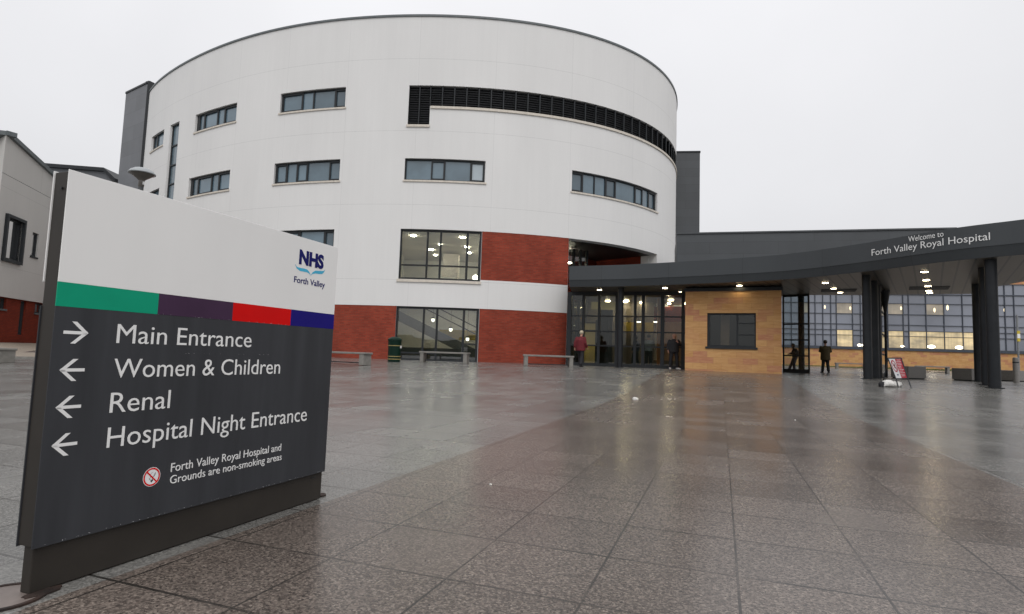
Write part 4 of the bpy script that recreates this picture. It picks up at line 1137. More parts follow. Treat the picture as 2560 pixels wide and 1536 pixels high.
# gravel bed and kerb in front of it
gk = [foot(-60, 876, 20.6), foot(113, 878, 20.9), foot(330, 880, 24)]
mb = MB()
for a_, b2_ in zip(gk, gk[1:]):
    k0, k1 = LP0.map(lhit(-60, 850)[0], .6), LP0.map(FAR, .6)
mb.quad((gk[0].x, gk[0].y, gk[0].z+.03), (gk[1].x, gk[1].y, gk[1].z+.03), (k1.x, k1.y, .58), (k0.x, k0.y, .58))
mb.quad((gk[1].x, gk[1].y, gk[1].z+.03), (gk[2].x, gk[2].y, gk[2].z+.03), (k1.x+8, k1.y+4, .58), (k1.x, k1.y, .58))
o = mb.build('gravel', MT['gravel']); tag(o, 'brown gravel bed at the foot of the white wing', 'gravel', kind='stuff')
mb = MB()
for a_, b2_ in zip(gk, gk[1:]):
    d = b2_-a_; mb.box(a_+Vector((0, -.06, -.05)), d, (0, .12, 0), (0, 0, .11))
o = mb.build('kerb', MT['concrete']); tag(o, 'pale kerb along the gravel bed', 'kerb', kind='structure')

# ------------------------------------------------------------------ the hospital direction sign
sg0, sg1 = atz(72.5, 1490.7, 0), atz(802, 1247.4, 0)
SGP = Plane(sg1, sg0)                      # runs right to left so that its outward side faces the camera side
if SGP.n.x < 0: SGP.n = -SGP.n
e_s = (sg1-sg0).normalized(); LB_ = (sg1-sg0).length
OFF = .012
def smap(s, z, off=0.0):                   # s from the near left end
    p = sg0 + e_s*s + SGP.n*(OFF+off); return Vector((p.x, p.y, z))
def shit(px, py):
    d = ray(px, py); o = sg0 + SGP.n*OFF
    t = (o.x*SGP.n.x + o.y*SGP.n.y)/(d[0]*SGP.n.x + d[1]*SGP.n.y)
    p = Vector((d[0]*t, d[1]*t, H+d[2]*t)); return (p-o).dot(e_s), p.z
K_ = 1.0352
sL = (shit(173.9, 427.5)[0] + shit(77.6, 1376.8)[0])/2; sR = (shit(840.6, 616)[0] + shit(817.8, 1172.9)[0])/2
zT = (shit(173.9, 427.5)[1] + shit(840.6, 616)[1])/2
zBt = (shit(77.6, 1376.8)[1] + shit(817.8, 1172.9)[1])/2
zb1 = (shit(137.7, 769.2)[1] + shit(838.5, 820.9)[1])/2
zb2_ = (shit(144.9, 709.1)[1] + shit(841.6, 784.7)[1])/2
print('SIGN', sL, sR, zT, zBt, zb1, zb2_, LB_)
TH = .075
sign = empty('direction_sign', (sg0.x, sg0.y, 0), 0, 'large white and dark grey hospital direction sign with coloured band and arrows', 'sign')
bpy.context.view_layer.update()
def so_(o): local(sign, o); return o
mb = MB(); slab(mb, smap, sL+.004, sR-.004, zBt, zT-.004, -TH, -.004); so_(mb.build('sign_body', MT['bronze'], sign, bevel=.003))
mb = MB(); slab(mb, smap, .0, LB_, .004, zBt, -TH+.016, -.014); so_(mb.build('plinth', MT['bronze'], sign, bevel=.003))
mb = MB(); slab(mb, smap, .01, LB_-.02, -.02, .012, -TH+.025, -.024); so_(mb.build('foot_plate', MT['rust'], sign))
for (za, zb_, mt, nm) in ((zb2_, zT, 'signwhite', 'white_panel'), (zBt-.004, zb1, 'signdark', 'dark_panel')):
    mb = MB(); slab(mb, smap, sL, sR, za, zb_, -.004, 0); slab(mb, smap, sL, sR, za, zb_, -TH-.004, -TH)
    so_(mb.build(nm, MT[mt], sign, bevel=.001))
xs = [sL] + [shit(px*K_, py*K_)[0] for px, py in ((382, 735), (562, 752), (702, 765))] + [sR]
for i, c in enumerate(('green', 'purple', 'red', 'navy')):
    mb = MB(); slab(mb, smap, xs[i], xs[i+1], zb1, zb2_, -.004, .0005); so_(mb.build('colour_band', MT[c], sign))['label'] = c + ' stretch of the coloured band'
smp = lambda s, z: (lambda x, y, d: smap(s+x, z+y, d+.0003))
def sline(body, l, r, top, mat='text', bold=0.0, name='lettering'):
    s_, z_ = shit(*l); s2 = shit(*r)[0]; z2 = shit(*top)[1]
    return lettering(name, body, smp(s_, z_), s2-s_, z2-z_, mat, sign, bold, .0012)
sline('Main Entrance', (290.3, 858), (627.5, 866.8), (297, 810.3), bold=-.003)
sline('Women & Children', (282, 945), (699.2, 932), (283.5, 897), bold=-.003)
sline('Renal', (273, 1032.8), (423.5, 1019), (277.5, 982.5), bold=-.003)
sline('Hospital Night Entrance', (265.6, 1120.6), (766, 1047.8), (271.5, 1069.5), bold=-.003)
sline('Forth Valley Royal Hospital and', (426.3, 1180.6), (702, 1125), (428.5, 1159), bold=-.003)
sline('Grounds are non-smoking areas', (424, 1210.6), (703.5, 1149), (426.5, 1190), bold=-.003)
sline('NHS', (747.3, 657.9), (808.5, 666), (748.8, 625.5), 'blue', .05, 'emblem_lettering')
sline('Forth Valley', (734.7, 705.6), (811.5, 718), (735.5, 690.5), 'blue', .006, 'emblem_lettering')
# light blue wing stroke under the letters
def strip(pts, wd, name, mat, off=.0006):
    mb = MB()
    P = [shit(*p) for p in pts]
    for i in range(len(P)-1):
        (x0, y0), (x1, y1) = P[i], P[i+1]; w0, w1 = wd[i], wd[i+1]
        mb.quad(smap(x0, y0-w0, off), smap(x1, y1-w1, off), smap(x1, y1+w1, off), smap(x0, y0+w0, off))
    return so_(mb.build(name, MT[mat], sign))
R2_ = lambda x, y: (x/2.473, 300+y/2.473)
strip([R2_(*p) for p in ((1824, 893), (1835, 914), (1855, 925), (1878, 929), (1898, 934), (1912, 946), (1920, 962))], [.0008, .0045, .008, .0085, .0075, .005, .0008], 'emblem_wing', 'cyan')
strip([R2_(*p) for p in ((1921, 962), (1932, 948), (1950, 941), (1972, 944), (1992, 944), (2003, 938), (2010, 927))], [.0008, .005, .0075, .0085, .008, .0045, .0008], 'emblem_wing', 'cyan', .0007)
# arrows
def bar(mb, p, q, wd):
    (x0, y0), (x1, y1) = p, q; d = Vector((x1-x0, y1-y0)); n = Vector((-d.y, d.x)).normalized()*wd/2
    mb.quad(smap(x0+n.x, y0+n.y, .0008), smap(x0-n.x, y0-n.y, .0008), smap(x1-n.x, y1-n.y, .0008), smap(x1+n.x, y1+n.y, .0008))
sp0 = shit(158, 832)[0]; sp1 = shit(220.8, 833.8)[0]
for zz, right in (((820.3, 826), True), ((925.7,), False), ((1020,), False), ((1116,), False)):
    if right:
        z = shit(220, 833.5)[1]; tip, tail = sp1, sp0; hd = -1
    else:
        px = {925.7: 147.8, 1020: 138, 1116: 127.7}[zz[0]]; tip, z = shit(px, zz[0]); tail = tip + (sp1-sp0); hd = 1
    mb = MB(); L_ = sp1-sp0; hh = L_*.46
    bar(mb, (tip+hd*L_*.05, z), (tail, z), .0105)
    for sgn in (1, -1):
        x0, y0 = tip, z; x1, y1 = tip+hd*L_*.50, z+sgn*hh; wv = hd*.016
        pts = [(x0, y0), (x1, y1), (x1+wv, y1), (x0+wv*1.0, y0)]
        mb.poly([smap(a, b_, .0010+.0002*sgn) for a, b_ in pts])
    so_(mb.build('arrow', MT['text'], sign))
mb = MB(); rr = random.Random(21)
for (z_, n_, a_, b2_) in ((zBt+.001, 70, sL, sR), (zb1+.001, 26, xs[1], xs[3]), (shit(500, 885)[1], 14, shit(460, 885)[0], shit(690, 885)[0])):
    for i in range(n_):
        s_ = rr.uniform(a_, b2_); r_ = rr.uniform(.0007, .0015); c = smap(s_, z_+rr.uniform(-.001, .002), .0004)
        mb.lathe([(r_*.2, -r_), (r_, -.2*r_), (r_*.8, .5*r_), (r_*.1, r_)], 6, c)
so_(mb.build('rain_drops', MT['drop'], sign, smooth=True))['kind'] = 'stuff'
# no smoking roundel
c0s, c0z = shit(379, 1192.6); RR = abs(shit(379, 1192.6-23.5)[1]-c0z)*1.0
def ring(mb, r0, r1, off, n=40):
    for i in range(n):
        a, b_ = 2*math.pi*i/n, 2*math.pi*(i+1)/n
        P = lambda r, t: smap(c0s+r*math.cos(t), c0z+r*math.sin(t), off)
        if r0 > 0: mb.quad(P(r0, a), P(r1, a), P(r1, b_), P(r0, b_))
        else: mb.poly([smap(c0s, c0z, off), P(r1, a), P(r1, b_)])
mb = MB(); ring(mb, 0, RR, .0006); ros = so_(mb.build('no_smoking_symbol', MT['white'], sign))
mb = MB(); ring(mb, RR*.78, RR*.94, .0012)
a = math.radians(135); dx, dz = math.cos(a), math.sin(a)
bar_ = lambda r, w_: [smap(c0s+dx*r+dz*w_, c0z+dz*r-dx*w_, .0014), smap(c0s+dx*r-dz*w_, c0z+dz*r+dx*w_, .0014)]
p = bar_(RR*.8, RR*.075); q = bar_(-RR*.8, RR*.075); mb.quad(p[0], p[1], q[1], q[0]); mb.build('red_ring', MT['red'], ros)
mb = MB()
for (x0, y0, x1, y1, wd) in ((-.05, -.52, .12, -.30, .2), (.05, -.35, .38, .42, .05), (-.22, -.30, -.12, .35, .03), (-.12, .35, .12, .5, .03), (.28, .0, .44, .35, .03), (-.3, -.1, -.05, -.4, .04)):
    d = Vector((x1-x0, y1-y0)); n = Vector((-d.y, d.x)).normalized()*wd/2
    f = lambda a_, b2_: smap(c0s+a_*RR, c0z+b2_*RR, .0010)
    mb.quad(f(x0+n.x, y0+n.y), f(x0-n.x, y0-n.y), f(x1-n.x, y1-n.y), f(x1+n.x, y1+n.y))
mb.build('cigarette_mark', MT['black'], ros)
# screw heads on the side and the lock slot
mb = MB(); c = smap(sL-.0, zT-.065, -TH*.45)
mb.box(c - e_s*.002, e_s*.006, SGP.n*.007, (0, 0, .007)); so_(mb.build('screw', MT['black'], sign))
mb = MB(); a_, z_ = shit(789, 1195); slab(mb, smap, a_-.02, a_+.02, z_-.004, z_+.004, -.0145, -.0125); so_(mb.build('lock_slot', MT['black'], sign))
# rusty base plates and round cover seam on the paving
def ground_patch(name, px, py, rx, ry, mat, label, cat, h=.006, ang=0, n=18, jit=.12, hole=0):
    c = atz(px, py, 0); mb = MB(); rr = random.Random(int(px))
    P = []
    for i in range(n):
        t = 2*math.pi*i/n; k = 1 + rr.uniform(-jit, jit); x, y = rx*k*math.cos(t), ry*k*math.sin(t)
        P.append((c.x + x*math.cos(ang) - y*math.sin(ang), c.y + x*math.sin(ang) + y*math.cos(ang)))
    mb.poly([(x, y, h) for x, y in P])
    for i in range(n):
        a_, b_ = P[i], P[(i+1) % n]; mb.quad((a_[0], a_[1], 0), (b_[0], b_[1], 0), (b_[0], b_[1], h), (a_[0], a_[1], h))
    o = mb.build(name, MT[mat]); return tag(o, label, cat)
ang = math.atan2(e_s.y, e_s.x)
ground_patch('base_plate', 106, 1484, .055, .024, 'rust', 'rusty steel base plate under the near end of the sign', 'base plate', .006, ang, 16, .12)
ground_patch('base_plate', 800, 1240, .035, .030, 'rust', 'small rusty plate at the far foot of the sign', 'base plate', .008, ang, 14, .1)
c = atz(6, 1497, 0); mb = MB(); R0 = .10; n = 48
for i in range(n):
    a_, b_ = 2*math.pi*i/n, 2*math.pi*(i+1)/n
    P = lambda r, t, z: (c.x+r*math.cos(t), c.y+r*math.sin(t), z)
    mb.quad(P(R0, a_, .007), P(R0+.014, a_, .007), P(R0+.014, b_, .007), P(R0, b_, .007)); mb.quad(P(R0, b_, .0), P(R0, a_, .0), P(R0, a_, .007), P(R0, b_, .007)); mb.quad(P(R0+.014, a_, 0), P(R0+.014, b_, 0), P(R0+.014, b_, .007), P(R0+.014, a_, .007))
cov = empty('round_cover', c, 0, 'round ground cover with a dark rim beside the foot of the sign', 'ground cover'); bpy.context.view_layer.update()
local(cov, mb.build('rim', MT['rust'], cov)); mb = MB(); mb.poly([(c.x+R0*math.cos(2*math.pi*i/n), c.y+R0*math.sin(2*math.pi*i/n), .004) for i in range(n)]); local(cov, mb.build('lid', MT['mortar'], cov))

# ------------------------------------------------------------------ benches, seats, bin, bollard, lamp
def make_bench(L=2.0, hgt=.45, mat='concrete'):
    r = empty('stone_bench', (0, 0, 0), 0, 'x', 'bench', 'pale stone benches round the plaza')
    mb = MB(); mb.cbox((0, 0, hgt-.07), L, .45, .07); mb.build('seat', MT[mat], r, bevel=.012)
    for sx_ in (-1, 1):
        mb = MB(); mb.cbox((sx_*(L/2-.11), 0, 0), (.15), .42, hgt-.072); mb.build('leg', MT[mat], r, bevel=.01)
    mb = MB(); mb.tube([(-L/2+.2, 0, .08), (L/2-.2, 0, .08)], .018, 8); mb.build('tie_bar', MT['frame'], r)
    return r
bench0 = make_bench()
used = [False]
def place_bench(px0, px1, pybase, Y0, Y1, label):
    a, b_ = at(px0, pybase, Y0), at(px1, pybase, Y1); m_ = (a+b_)/2
    o = bench0 if not used[0] else copy_tree(bench0); used[0] = True
    o.location = (m_.x, m_.y, zg(m_.x, m_.y)); o.rotation_euler = (0, 0, math.atan2(b_.y-a.y, b_.x-a.x))
    o.scale = ((Vector((b_.x-a.x, b_.y-a.y))).length/2.0, 1, 1)
    o['label'] = label
place_bench(778, 921, 900, 21.6, 20.4, 'pale stone bench against the brick wall, half hidden behind the sign')
place_bench(1051, 1172, 905, 24.2, 23.8, 'pale stone bench in front of the ground floor window')
place_bench(1307, 1433, 916, 22.9, 23.0, 'pale stone bench between the brick wall and the woman in red')
place_bench(2289, 2373, 930, 35.6, 35.0, 'pale stone bench on the far plaza behind the notice board')
place_bench(2088, 2166, 925, 44.0, 43.4, 'small far stone bench right of the person in olive')
lb_a = foot(30, 872, 18.2)
o = copy_tree(bench0); o.location = (lb_a.x-.75, lb_a.y-.2, lb_a.z); o.rotation_euler = (0, 0, math.radians(-12)); o.scale = (1, 1.3, 1.0)
o['label'] = 'stone bench before the gravel bed at the left edge of the plaza'
def make_seat(px, py, Y, w_, d_, h_, rz, label):
    p = foot(px, py, Y); r = empty('granite_seat', p, rz, label, 'block seat', 'granite block seats under the canopy')
    mb = MB(); mb.cbox((0, 0, .03), w_, d_, h_-.03); mb.build('block', MT['granite_seat'], r, bevel=.012)
    mb = MB(); mb.cbox((0, 0, 0), w_-.08, d_-.08, .032); mb.build('plinth', MT['frame'], r)
make_seat(2271, 945, 21.8, .82, .75, .46, .25, 'grey granite block seat just behind the red notice board')
make_seat(2426, 950, 21.4, .74, .8, .45, .15, 'grey granite block seat left of the dark canopy columns')
make_seat(2531, 948, 22.6, .72, .75, .42, .1, 'grey granite block seat behind the bollard at the right edge')
# litter bin
p = foot(985, 900, 23.4)
b = empty('litter_bin', p, .3, 'round dark green litter bin with gold bands by the ground floor window', 'bin')
mb = MB(); mb.lathe([(.235, 0), (.25, .02), (.255, .5), (.268, .86), (.272, .88)], 28); mb.build('body', MT['bin'], b, smooth='auto')
mb = MB(); mb.lathe([(.285, .86), (.285, .91), (.25, .95), (.15, 1.0), (.05, 1.015)], 28); mb.build('lid', MT['bin'], b, smooth='auto')
for z in (.10, .21, .64):
    mb = MB(); r_ = .253+.012*z; mb.lathe([(r_, z), (r_+.008, z+.006), (r_+.008, z+.02), (r_, z+.026)], 28); mb.build('gold_band', MT['gold'], b)
mb = MB(); mb.box((.20, -.19, .56), (.05, .06, 0), (.012, -.01, 0), (0, 0, .10)); mb.build('notice', MT['white'], b)
# bollard
p = foot(2541, 950, 20.7)
b = empty('bollard', p, 0, 'cylindrical grey granite bollard at the right edge of the plaza', 'bollard')
mb = MB(); mb.lathe([(.09, 0), (.09, .84), (.083, .88), (.06, .90)], 24); mb.build('post', MT['granite_seat'], b, smooth='auto')
mb = MB(); mb.lathe([(.092, .70), (.094, .705), (.094, .74), (.092, .745)], 24); mb.build('groove', MT['frame'], b)
# pole with a small yellow and white plate
p = foot(2548, 940, 27.0)
b = empty('sign_pole', p, 0, 'thin grey pole with a small yellow and white plate behind the bollard', 'sign pole')
mb = MB(); mb.tube([(0, 0, 0), (0, 0, 3.0)], .04, 12); mb.build('pole', MT['pole'], b, smooth='auto')
mb = MB(); mb.cbox((0, -.05, 1.75), .14, .02, .5); pl_ = mb.build('plate', MT['tagyellow'], b)
mb = MB(); mb.cbox((0, -.063, 1.9), .14, .006, .2); mb.build('white_field', MT['white'], pl_)
# street lamp behind the sign
YL = 14.2
pt = at(353, 500, YL); ptop = at(358.5, 433, YL); zl = zg(pt.x, YL); zh = ptop.z - zl
b = empty('street_lamp', (ptop.x-.03, YL, zl), 0, 'post top street lamp with a shallow domed hood behind the sign', 'street lamp')
mb = MB(); mb.lathe([(.09, 0), (.09, 1.0), (.062, 1.05), (.058, zh-.18)], 20); mb.build('pole', MT['lampdark'], b, smooth='auto')
mb = MB(); mb.lathe([(.06, zh-.36), (.066, zh-.35), (.066, zh-.20), (.10, zh-.16), (.17, zh-.11), (.24, zh-.055), (.285, zh-.02)], 28); mb.build('bowl', MT['lampglass'], b, smooth='auto')
mb = MB(); mb.lathe([(.30, zh-.03), (.305, zh-.015), (.26, zh+.05), (.18, zh+.10), (.09, zh+.125), (.02, zh+.13)], 32); mb.build('hood', MT['lampmetal'], b, smooth='auto')
mb = MB(); mb.cbox((.068, -.02, zh-.30), .012, .05, .07); mb.build('number_plate', MT['white'], b)

# ------------------------------------------------------------------ folding notice board and its sand bags
pf0, pf1 = foot(2245.5, 965, 15.6), foot(2278, 967, 15.3)
e = Vector((pf1.x-pf0.x, pf1.y-pf0.y, 0)); 
ab_ = empty('notice_board', ((pf0.x+pf1.x)/2, (pf0.y+pf1.y)/2, pf0.z), 0, 'leaning red and white no smoking notice board on the wet paving', 'notice board'); bpy.context.view_layer.update()
TL, TR_, BR, BL = at(2219.8, 895.7, 15.9), at(2253, 895.7, 15.6), at(2270, 946.6, 15.4), at(2240, 947.4, 15.7)
def quadmap(x, y, off=0):
    p = (TL*(1-x)+TR_*x)*(y) + (BL*(1-x)+BR*x)*(1-y)
    n = (TR_-TL).cross(TL-BL).normalized(); n = n if n.y < 0 else -n
    return p + n*off
def qslab(x0, x1, y0, y1, o0, o1, name, mat, par):
    mb = MB(); slab(mb, quadmap, x0, x1, y0, y1, o0, o1); ob = mb.build(name, MT[mat], par); ob.matrix_parent_inverse = (ab_.matrix_world.inverted() if par is ab_ else Matrix.Identity(4)); return ob
pn = qslab(0, 1, 0, 1, -.02, 0, 'panel', 'white', ab_)
qslab(.50, .97, .03, .96, 0, .003, 'red_field', 'signred', pn)
mb = MB()
rr = random.Random(5)
for i in range(11):
    y = .90 - i*.077; x1 = rr.uniform(.78, .93); mb_ = .012
    x = .56 if i else .62
    while x < x1:
        w_ = rr.uniform(.03, .09); slab(mb, quadmap, x, min(x+w_, x1), y-.011, y+.011, .003, .0045); x += w_ + .018
o = mb.build('text_lines', MT['white'], pn); pass
mb = MB(); n = 28
for i in range(n):
    a_, b_ = 2*math.pi*i/n, 2*math.pi*(i+1)/n
    P = lambda r, t: quadmap(.27+.19*r*math.cos(t), .61+.29*r*math.sin(t), .004)
    mb.quad(P(.8, a_), P(1, a_), P(1, b_), P(.8, b_))
mb.quad(quadmap(.15, .80, .0045), quadmap(.19, .83, .0045), quadmap(.40, .42, .0045), quadmap(.36, .39, .0045))
o = mb.build('prohibition_ring', MT['signred'], pn); pass
mb = MB()
for q in ((.20, .62, .34, .66), (.24, .50, .30, .60), (.30, .64, .33, .74)): mb.quad(quadmap(q[0], q[1], .0038), quadmap(q[2], q[1], .0038), quadmap(q[2], q[3], .0038), quadmap(q[0], q[3], .0038))
o = mb.build('cigarette_mark', MT['black'], pn); pass
qslab(.22, .34, .16, .21, 0, .003, 'emblem', 'blue', pn)
mb = MB()
for q, f_ in ((0, pf0), (1, pf1)):
    mb.tube([quadmap(q, 1.0, .0), quadmap(q, 0, 0), f_+Vector((0, 0, .01))], .014, 8)
    mb.tube([quadmap(q, 1.0, -.01), f_+Vector((-.10, .50, .02))], .014, 8)
mb.tube([quadmap(0, 1, 0), quadmap(1, 1, 0)], .014, 8); mb.tube([quadmap(0, 0, 0), quadmap(1, 0, 0)], .014, 8)
local(ab_, mb.build('frame', MT['frame'], ab_))
def sandbag(px, Y, L, W, Hh, rz, mat, label, seed):
    p = foot(px, 960, Y); rr = random.Random(seed); mb = MB(); nu, nv = 18, 10
    grid = []
    for i in range(nu+1):
        t = i/nu*2-1; ring_ = []
        e_ = (1-abs(t)**3.2)**.5 if abs(t) < 1 else 0
        fl_ = .30 if abs(t) > .86 else 0
        for j in range(nv):
            a_ = 2*math.pi*j/nv
            y = W/2*math.cos(a_)*max(e_, .75 if fl_ else e_); z = Hh/2*math.sin(a_)*max(e_, .12)
            k = 1+rr.uniform(-.10, .10)
            ring_.append(Vector((t*L/2, y*k, max(0, Hh*.42*max(e_, .15)+z*k))))
        grid.append(ring_)
    for i in range(nu):
        for j in range(nv):
            k = (j+1) % nv; mb.quad(grid[i][j], grid[i+1][j], grid[i+1][k], grid[i][k])
    mb.poly(grid[0]); mb.poly(grid[-1][::-1])
    o = mb.build('sand_bag', MT[mat], smooth=True); o.location = p; o.rotation_euler = (0, 0, rz)
    return tag(o, label, 'sand bag', 'bags lying at the notice board')
sandbag(2220, 15.6, .34, .28, .20, .1, 'bag', 'plump white bag on the ground left of the notice board', 4)
sandbag(2241, 15.75, .26, .26, .16, .9, 'bag', 'small white bag tucked under the notice board legs', 8)
sandbag(2207, 15.6, .16, .2, .15, 1.2, 'cloth_black', 'small dark bag lying left of the plump white bag', 6)
def litter(px, py, sx_, sy_, sz_, label, seed):
    d = ray(px, py); t = (0-H)/d[2]; y = d[1]*t
    for _ in range(12):
        z = zg(d[0]*t, d[1]*t); t = (z-H)/d[2]
    c = Vector((d[0]*t, d[1]*t, z)); rr = random.Random(seed); bm = bmesh.new()
    bmesh.ops.create_icosphere(bm, subdivisions=2, radius=1)
    for v in bm.verts:
        k = 1+rr.uniform(-.25, .25); v.co = Vector((v.co.x*sx_*k, v.co.y*sy_*k, max(-.2, v.co.z)*sz_*k + sz_*.2))
    me = bpy.data.meshes.new('litter'); bm.to_mesh(me); bm.free(); me.materials.append(MT['bag'])
    o = bpy.data.objects.new('litter_scrap', me); COL.objects.link(o); o.location = c
    tag(o, label, 'litter', 'white scraps of litter on the paving')
litter(1587.5, 999, .055, .05, .035, 'largest white scrap of litter, in front of the bald man', 1)
litter(1226.5, 1212.5, .008, .007, .006, 'tiny white scrap lying on a paving joint right of the sign', 2)
litter(1988, 1051, .010, .010, .008, 'tiny white speck on the paving in front of the kiosk', 3)

# ------------------------------------------------------------------ people
def skin(name, V, E, mat, parent, root, sub=2):
    keys = list(V); idx = {k: i for i, k in enumerate(keys)}
    me = bpy.data.meshes.new(name)
    me.from_pydata([tuple(V[k][0]) for k in keys], [(idx[a], idx[b_]) for a, b_ in E], [])
    me.materials.append(MT[mat])
    o = bpy.data.objects.new(name, me); COL.objects.link(o); o.parent = parent
    sk = o.modifiers.new('skin', 'SKIN'); sk.use_smooth_shade = True; sk.branch_smoothing = .3
    if not me.skin_vertices: return o
    for k in keys:
        r = V[k][1]; sv = me.skin_vertices[0].data[idx[k]]
        sv.radius = (r, r) if not isinstance(r, tuple) else r
        sv.use_root = (k == root)
    sb = o.modifiers.new('sub', 'SUBSURF'); sb.levels = sub; sb.render_levels = sub
    return o
def person(label, loc, rz, top, legs, shoes, hair, J, scale=1.0, bald=False, skirt=0.0, group=None, wide=1.0, long_hair=False):
    r = empty('person', loc, rz, label, 'person', group); r.scale = (scale,)*3
    V3 = lambda *a: Vector(a)
    d = dict(pel=V3(0, 0, .94), wai=V3(0, 0, 1.08), che=V3(0, 0, 1.28), nec=V3(0, .01, 1.46), hd0=V3(0, -.005, 1.56), hd1=V3(0, -.015, 1.65), hd2=V3(0, 0, 1.725),
             shR=V3(-.185, .01, 1.40), shL=V3(.185, .01, 1.40), elR=V3(-.25, .03, 1.13), elL=V3(.25, .03, 1.13), wrR=V3(-.26, -.05, .90), wrL=V3(.26, -.05, .90),
             hiR=V3(-.095, 0, .90), hiL=V3(.095, 0, .90), knR=V3(-.105, -.02, .50), knL=V3(.105, -.02, .50), anR=V3(-.11, .02, .09), anL=V3(.11, .02, .09), toR=V3(-.13, -.14, .035), toL=V3(.13, -.14, .035))
    for k, v in J.items(): d[k] = Vector(v)
    # body, one continuous skin
    V = dict(pel=(d['pel'], (.13, .09)), wai=(d['wai'], (.12, .085)), che=(d['che'], (.14, .095)), nec=(d['nec'], .052), hd0=(d['hd0'], .066), hd1=(d['hd1'], (.080, .098)), hd2=(d['hd2'], (.055, .065)))
    E = [('pel', 'wai'), ('wai', 'che'), ('che', 'nec'), ('nec', 'hd0'), ('hd0', 'hd1'), ('hd1', 'hd2')]
    f = (d['hd1']-d['hd0']); fwd = Vector(J.get('look', (0, -1, 0))).normalized()
    V['nos'] = (d['hd1']+fwd*.105+Vector((0, 0, -.03)), .012); E.append(('hd1', 'nos'))
    side = fwd.cross(Vector((0, 0, 1)))
    for s_, q in ((-1, 'a'), (1, 'b')):
        V['ear'+q] = (d['hd1']+side*.085*s_+Vector((0, 0, -.02)), .016); E.append(('hd1', 'ear'+q))
    for s_ in 'RL':
        V.update({'sh'+s_: (d['sh'+s_], .052), 'el'+s_: (d['el'+s_], .040), 'wr'+s_: (d['wr'+s_], .027), 'hi'+s_: (d['hi'+s_], .078), 'kn'+s_: (d['kn'+s_], .055), 'an'+s_: (d['an'+s_], .030), 'to'+s_: (d['to'+s_], .016)})
        E += [('che', 'sh'+s_), ('sh'+s_, 'el'+s_), ('el'+s_, 'wr'+s_), ('pel', 'hi'+s_), ('hi'+s_, 'kn'+s_), ('kn'+s_, 'an'+s_), ('an'+s_, 'to'+s_)]
        fd = (d['wr'+s_]-d['el'+s_]).normalized(); ac = fd.orthogonal().normalized() if abs(fd.z) < .8 else Vector((0, 1, 0)); ac = (ac - fd*ac.dot(fd)).normalized(); nn = fd.cross(ac)
        pa = d['wr'+s_]+fd*.055; V['pa'+s_] = (pa, (.034, .018)); E.append(('wr'+s_, 'pa'+s_))
        cur = nn if nn.x*(-1 if s_ == 'R' else 1) < 0 else -nn
        for i, (off, ln) in enumerate(((-.030, .066), (-.010, .078), (.010, .074), (.028, .058))):
            k1, k2 = f'f{i}{s_}', f'g{i}{s_}'
            V[k1] = (pa+fd*(.03+ln*.45)+ac*off+cur*.010, .0095); V[k2] = (pa+fd*(.03+ln*.85)+ac*off*1.05+cur*.035, .0080); E += [('pa'+s_, k1), (k1, k2)]
        V['t1'+s_] = (pa-fd*.005-ac*.045+cur*.012, .011); V['t2'+s_] = (pa+fd*.035-ac*.055+cur*.025, .009); E += [('pa'+s_, 't1'+s_), ('t1'+s_, 't2'+s_)]
    skin('body', V, E, 'skin', r, 'pel', 1)
    # top or coat: torso and sleeves closed into one garment
    def garment(name, mb, mat, vox=.02):
        o = mb.build(name, MT[mat], r, smooth=True)
        rm = o.modifiers.new('join', 'REMESH'); rm.mode = 'VOXEL'; rm.voxel_size = vox; rm.use_smooth_shade = True
        sm = o.modifiers.new('smooth', 'SMOOTH'); sm.factor = .5; sm.iterations = 5
        return o
    def loft(mb, rings, n=20):
        P = [[c + Vector((rx*math.cos(2*math.pi*i/n), ry*math.sin(2*math.pi*i/n), 0)) for i in range(n)] for c, rx, ry in rings]
        for a, b_ in zip(P, P[1:]):
            for i in range(n):
                k = (i+1) % n; mb.quad(a[i], a[k], b_[k], b_[i])
        mb.poly(P[0][::-1]); mb.poly(P[-1])
    pel, wai, che, nec = d['pel'], d['wai'], d['che'], d['nec']
    mb = MB(); up_ = Vector((0, 0, 1))
    loft(mb, [(pel-up_*(skirt+.06), .225*wide, .165*wide), (pel, .215*wide, .165*wide), (wai, .205*wide, .165*wide), (che, .215*wide, .155*wide), (che+(nec-che)*.45, .215, .13), (che+(nec-che)*.72, .185, .105), (nec-up_*.035, .105, .085), (nec+up_*.012, .072, .070)])
    for s_ in 'RL':
        a, e_2, w_2 = d['sh'+s_], d['el'+s_], d['wr'+s_]; cf = w_2-(w_2-e_2)*.06
        mb.tube([a+(a-e_2).normalized()*.035, a, a.lerp(e_2, .25), a.lerp(e_2, .5), e_2, e_2.lerp(cf, .5), cf], [.045, .080, .086, .082, .074, .066, .056], 14)
    garment('coat' if skirt > .05 else 'top', mb, top)
    mb = MB()
    loft(mb, [(pel+up_*.06, .165, .125), (pel-up_*.04, .175, .135), (pel-up_*.14, .165, .125)])
    for s_ in 'RL':
        h_, k_, a = d['hi'+s_]-up_*.03, d['kn'+s_], d['an'+s_]-up_*.015
        mb.tube([h_, h_.lerp(k_, .5), k_, k_.lerp(a, .5), a], [.100, .098, .086, .080, .078], 14)
    garment('trousers', mb, legs)
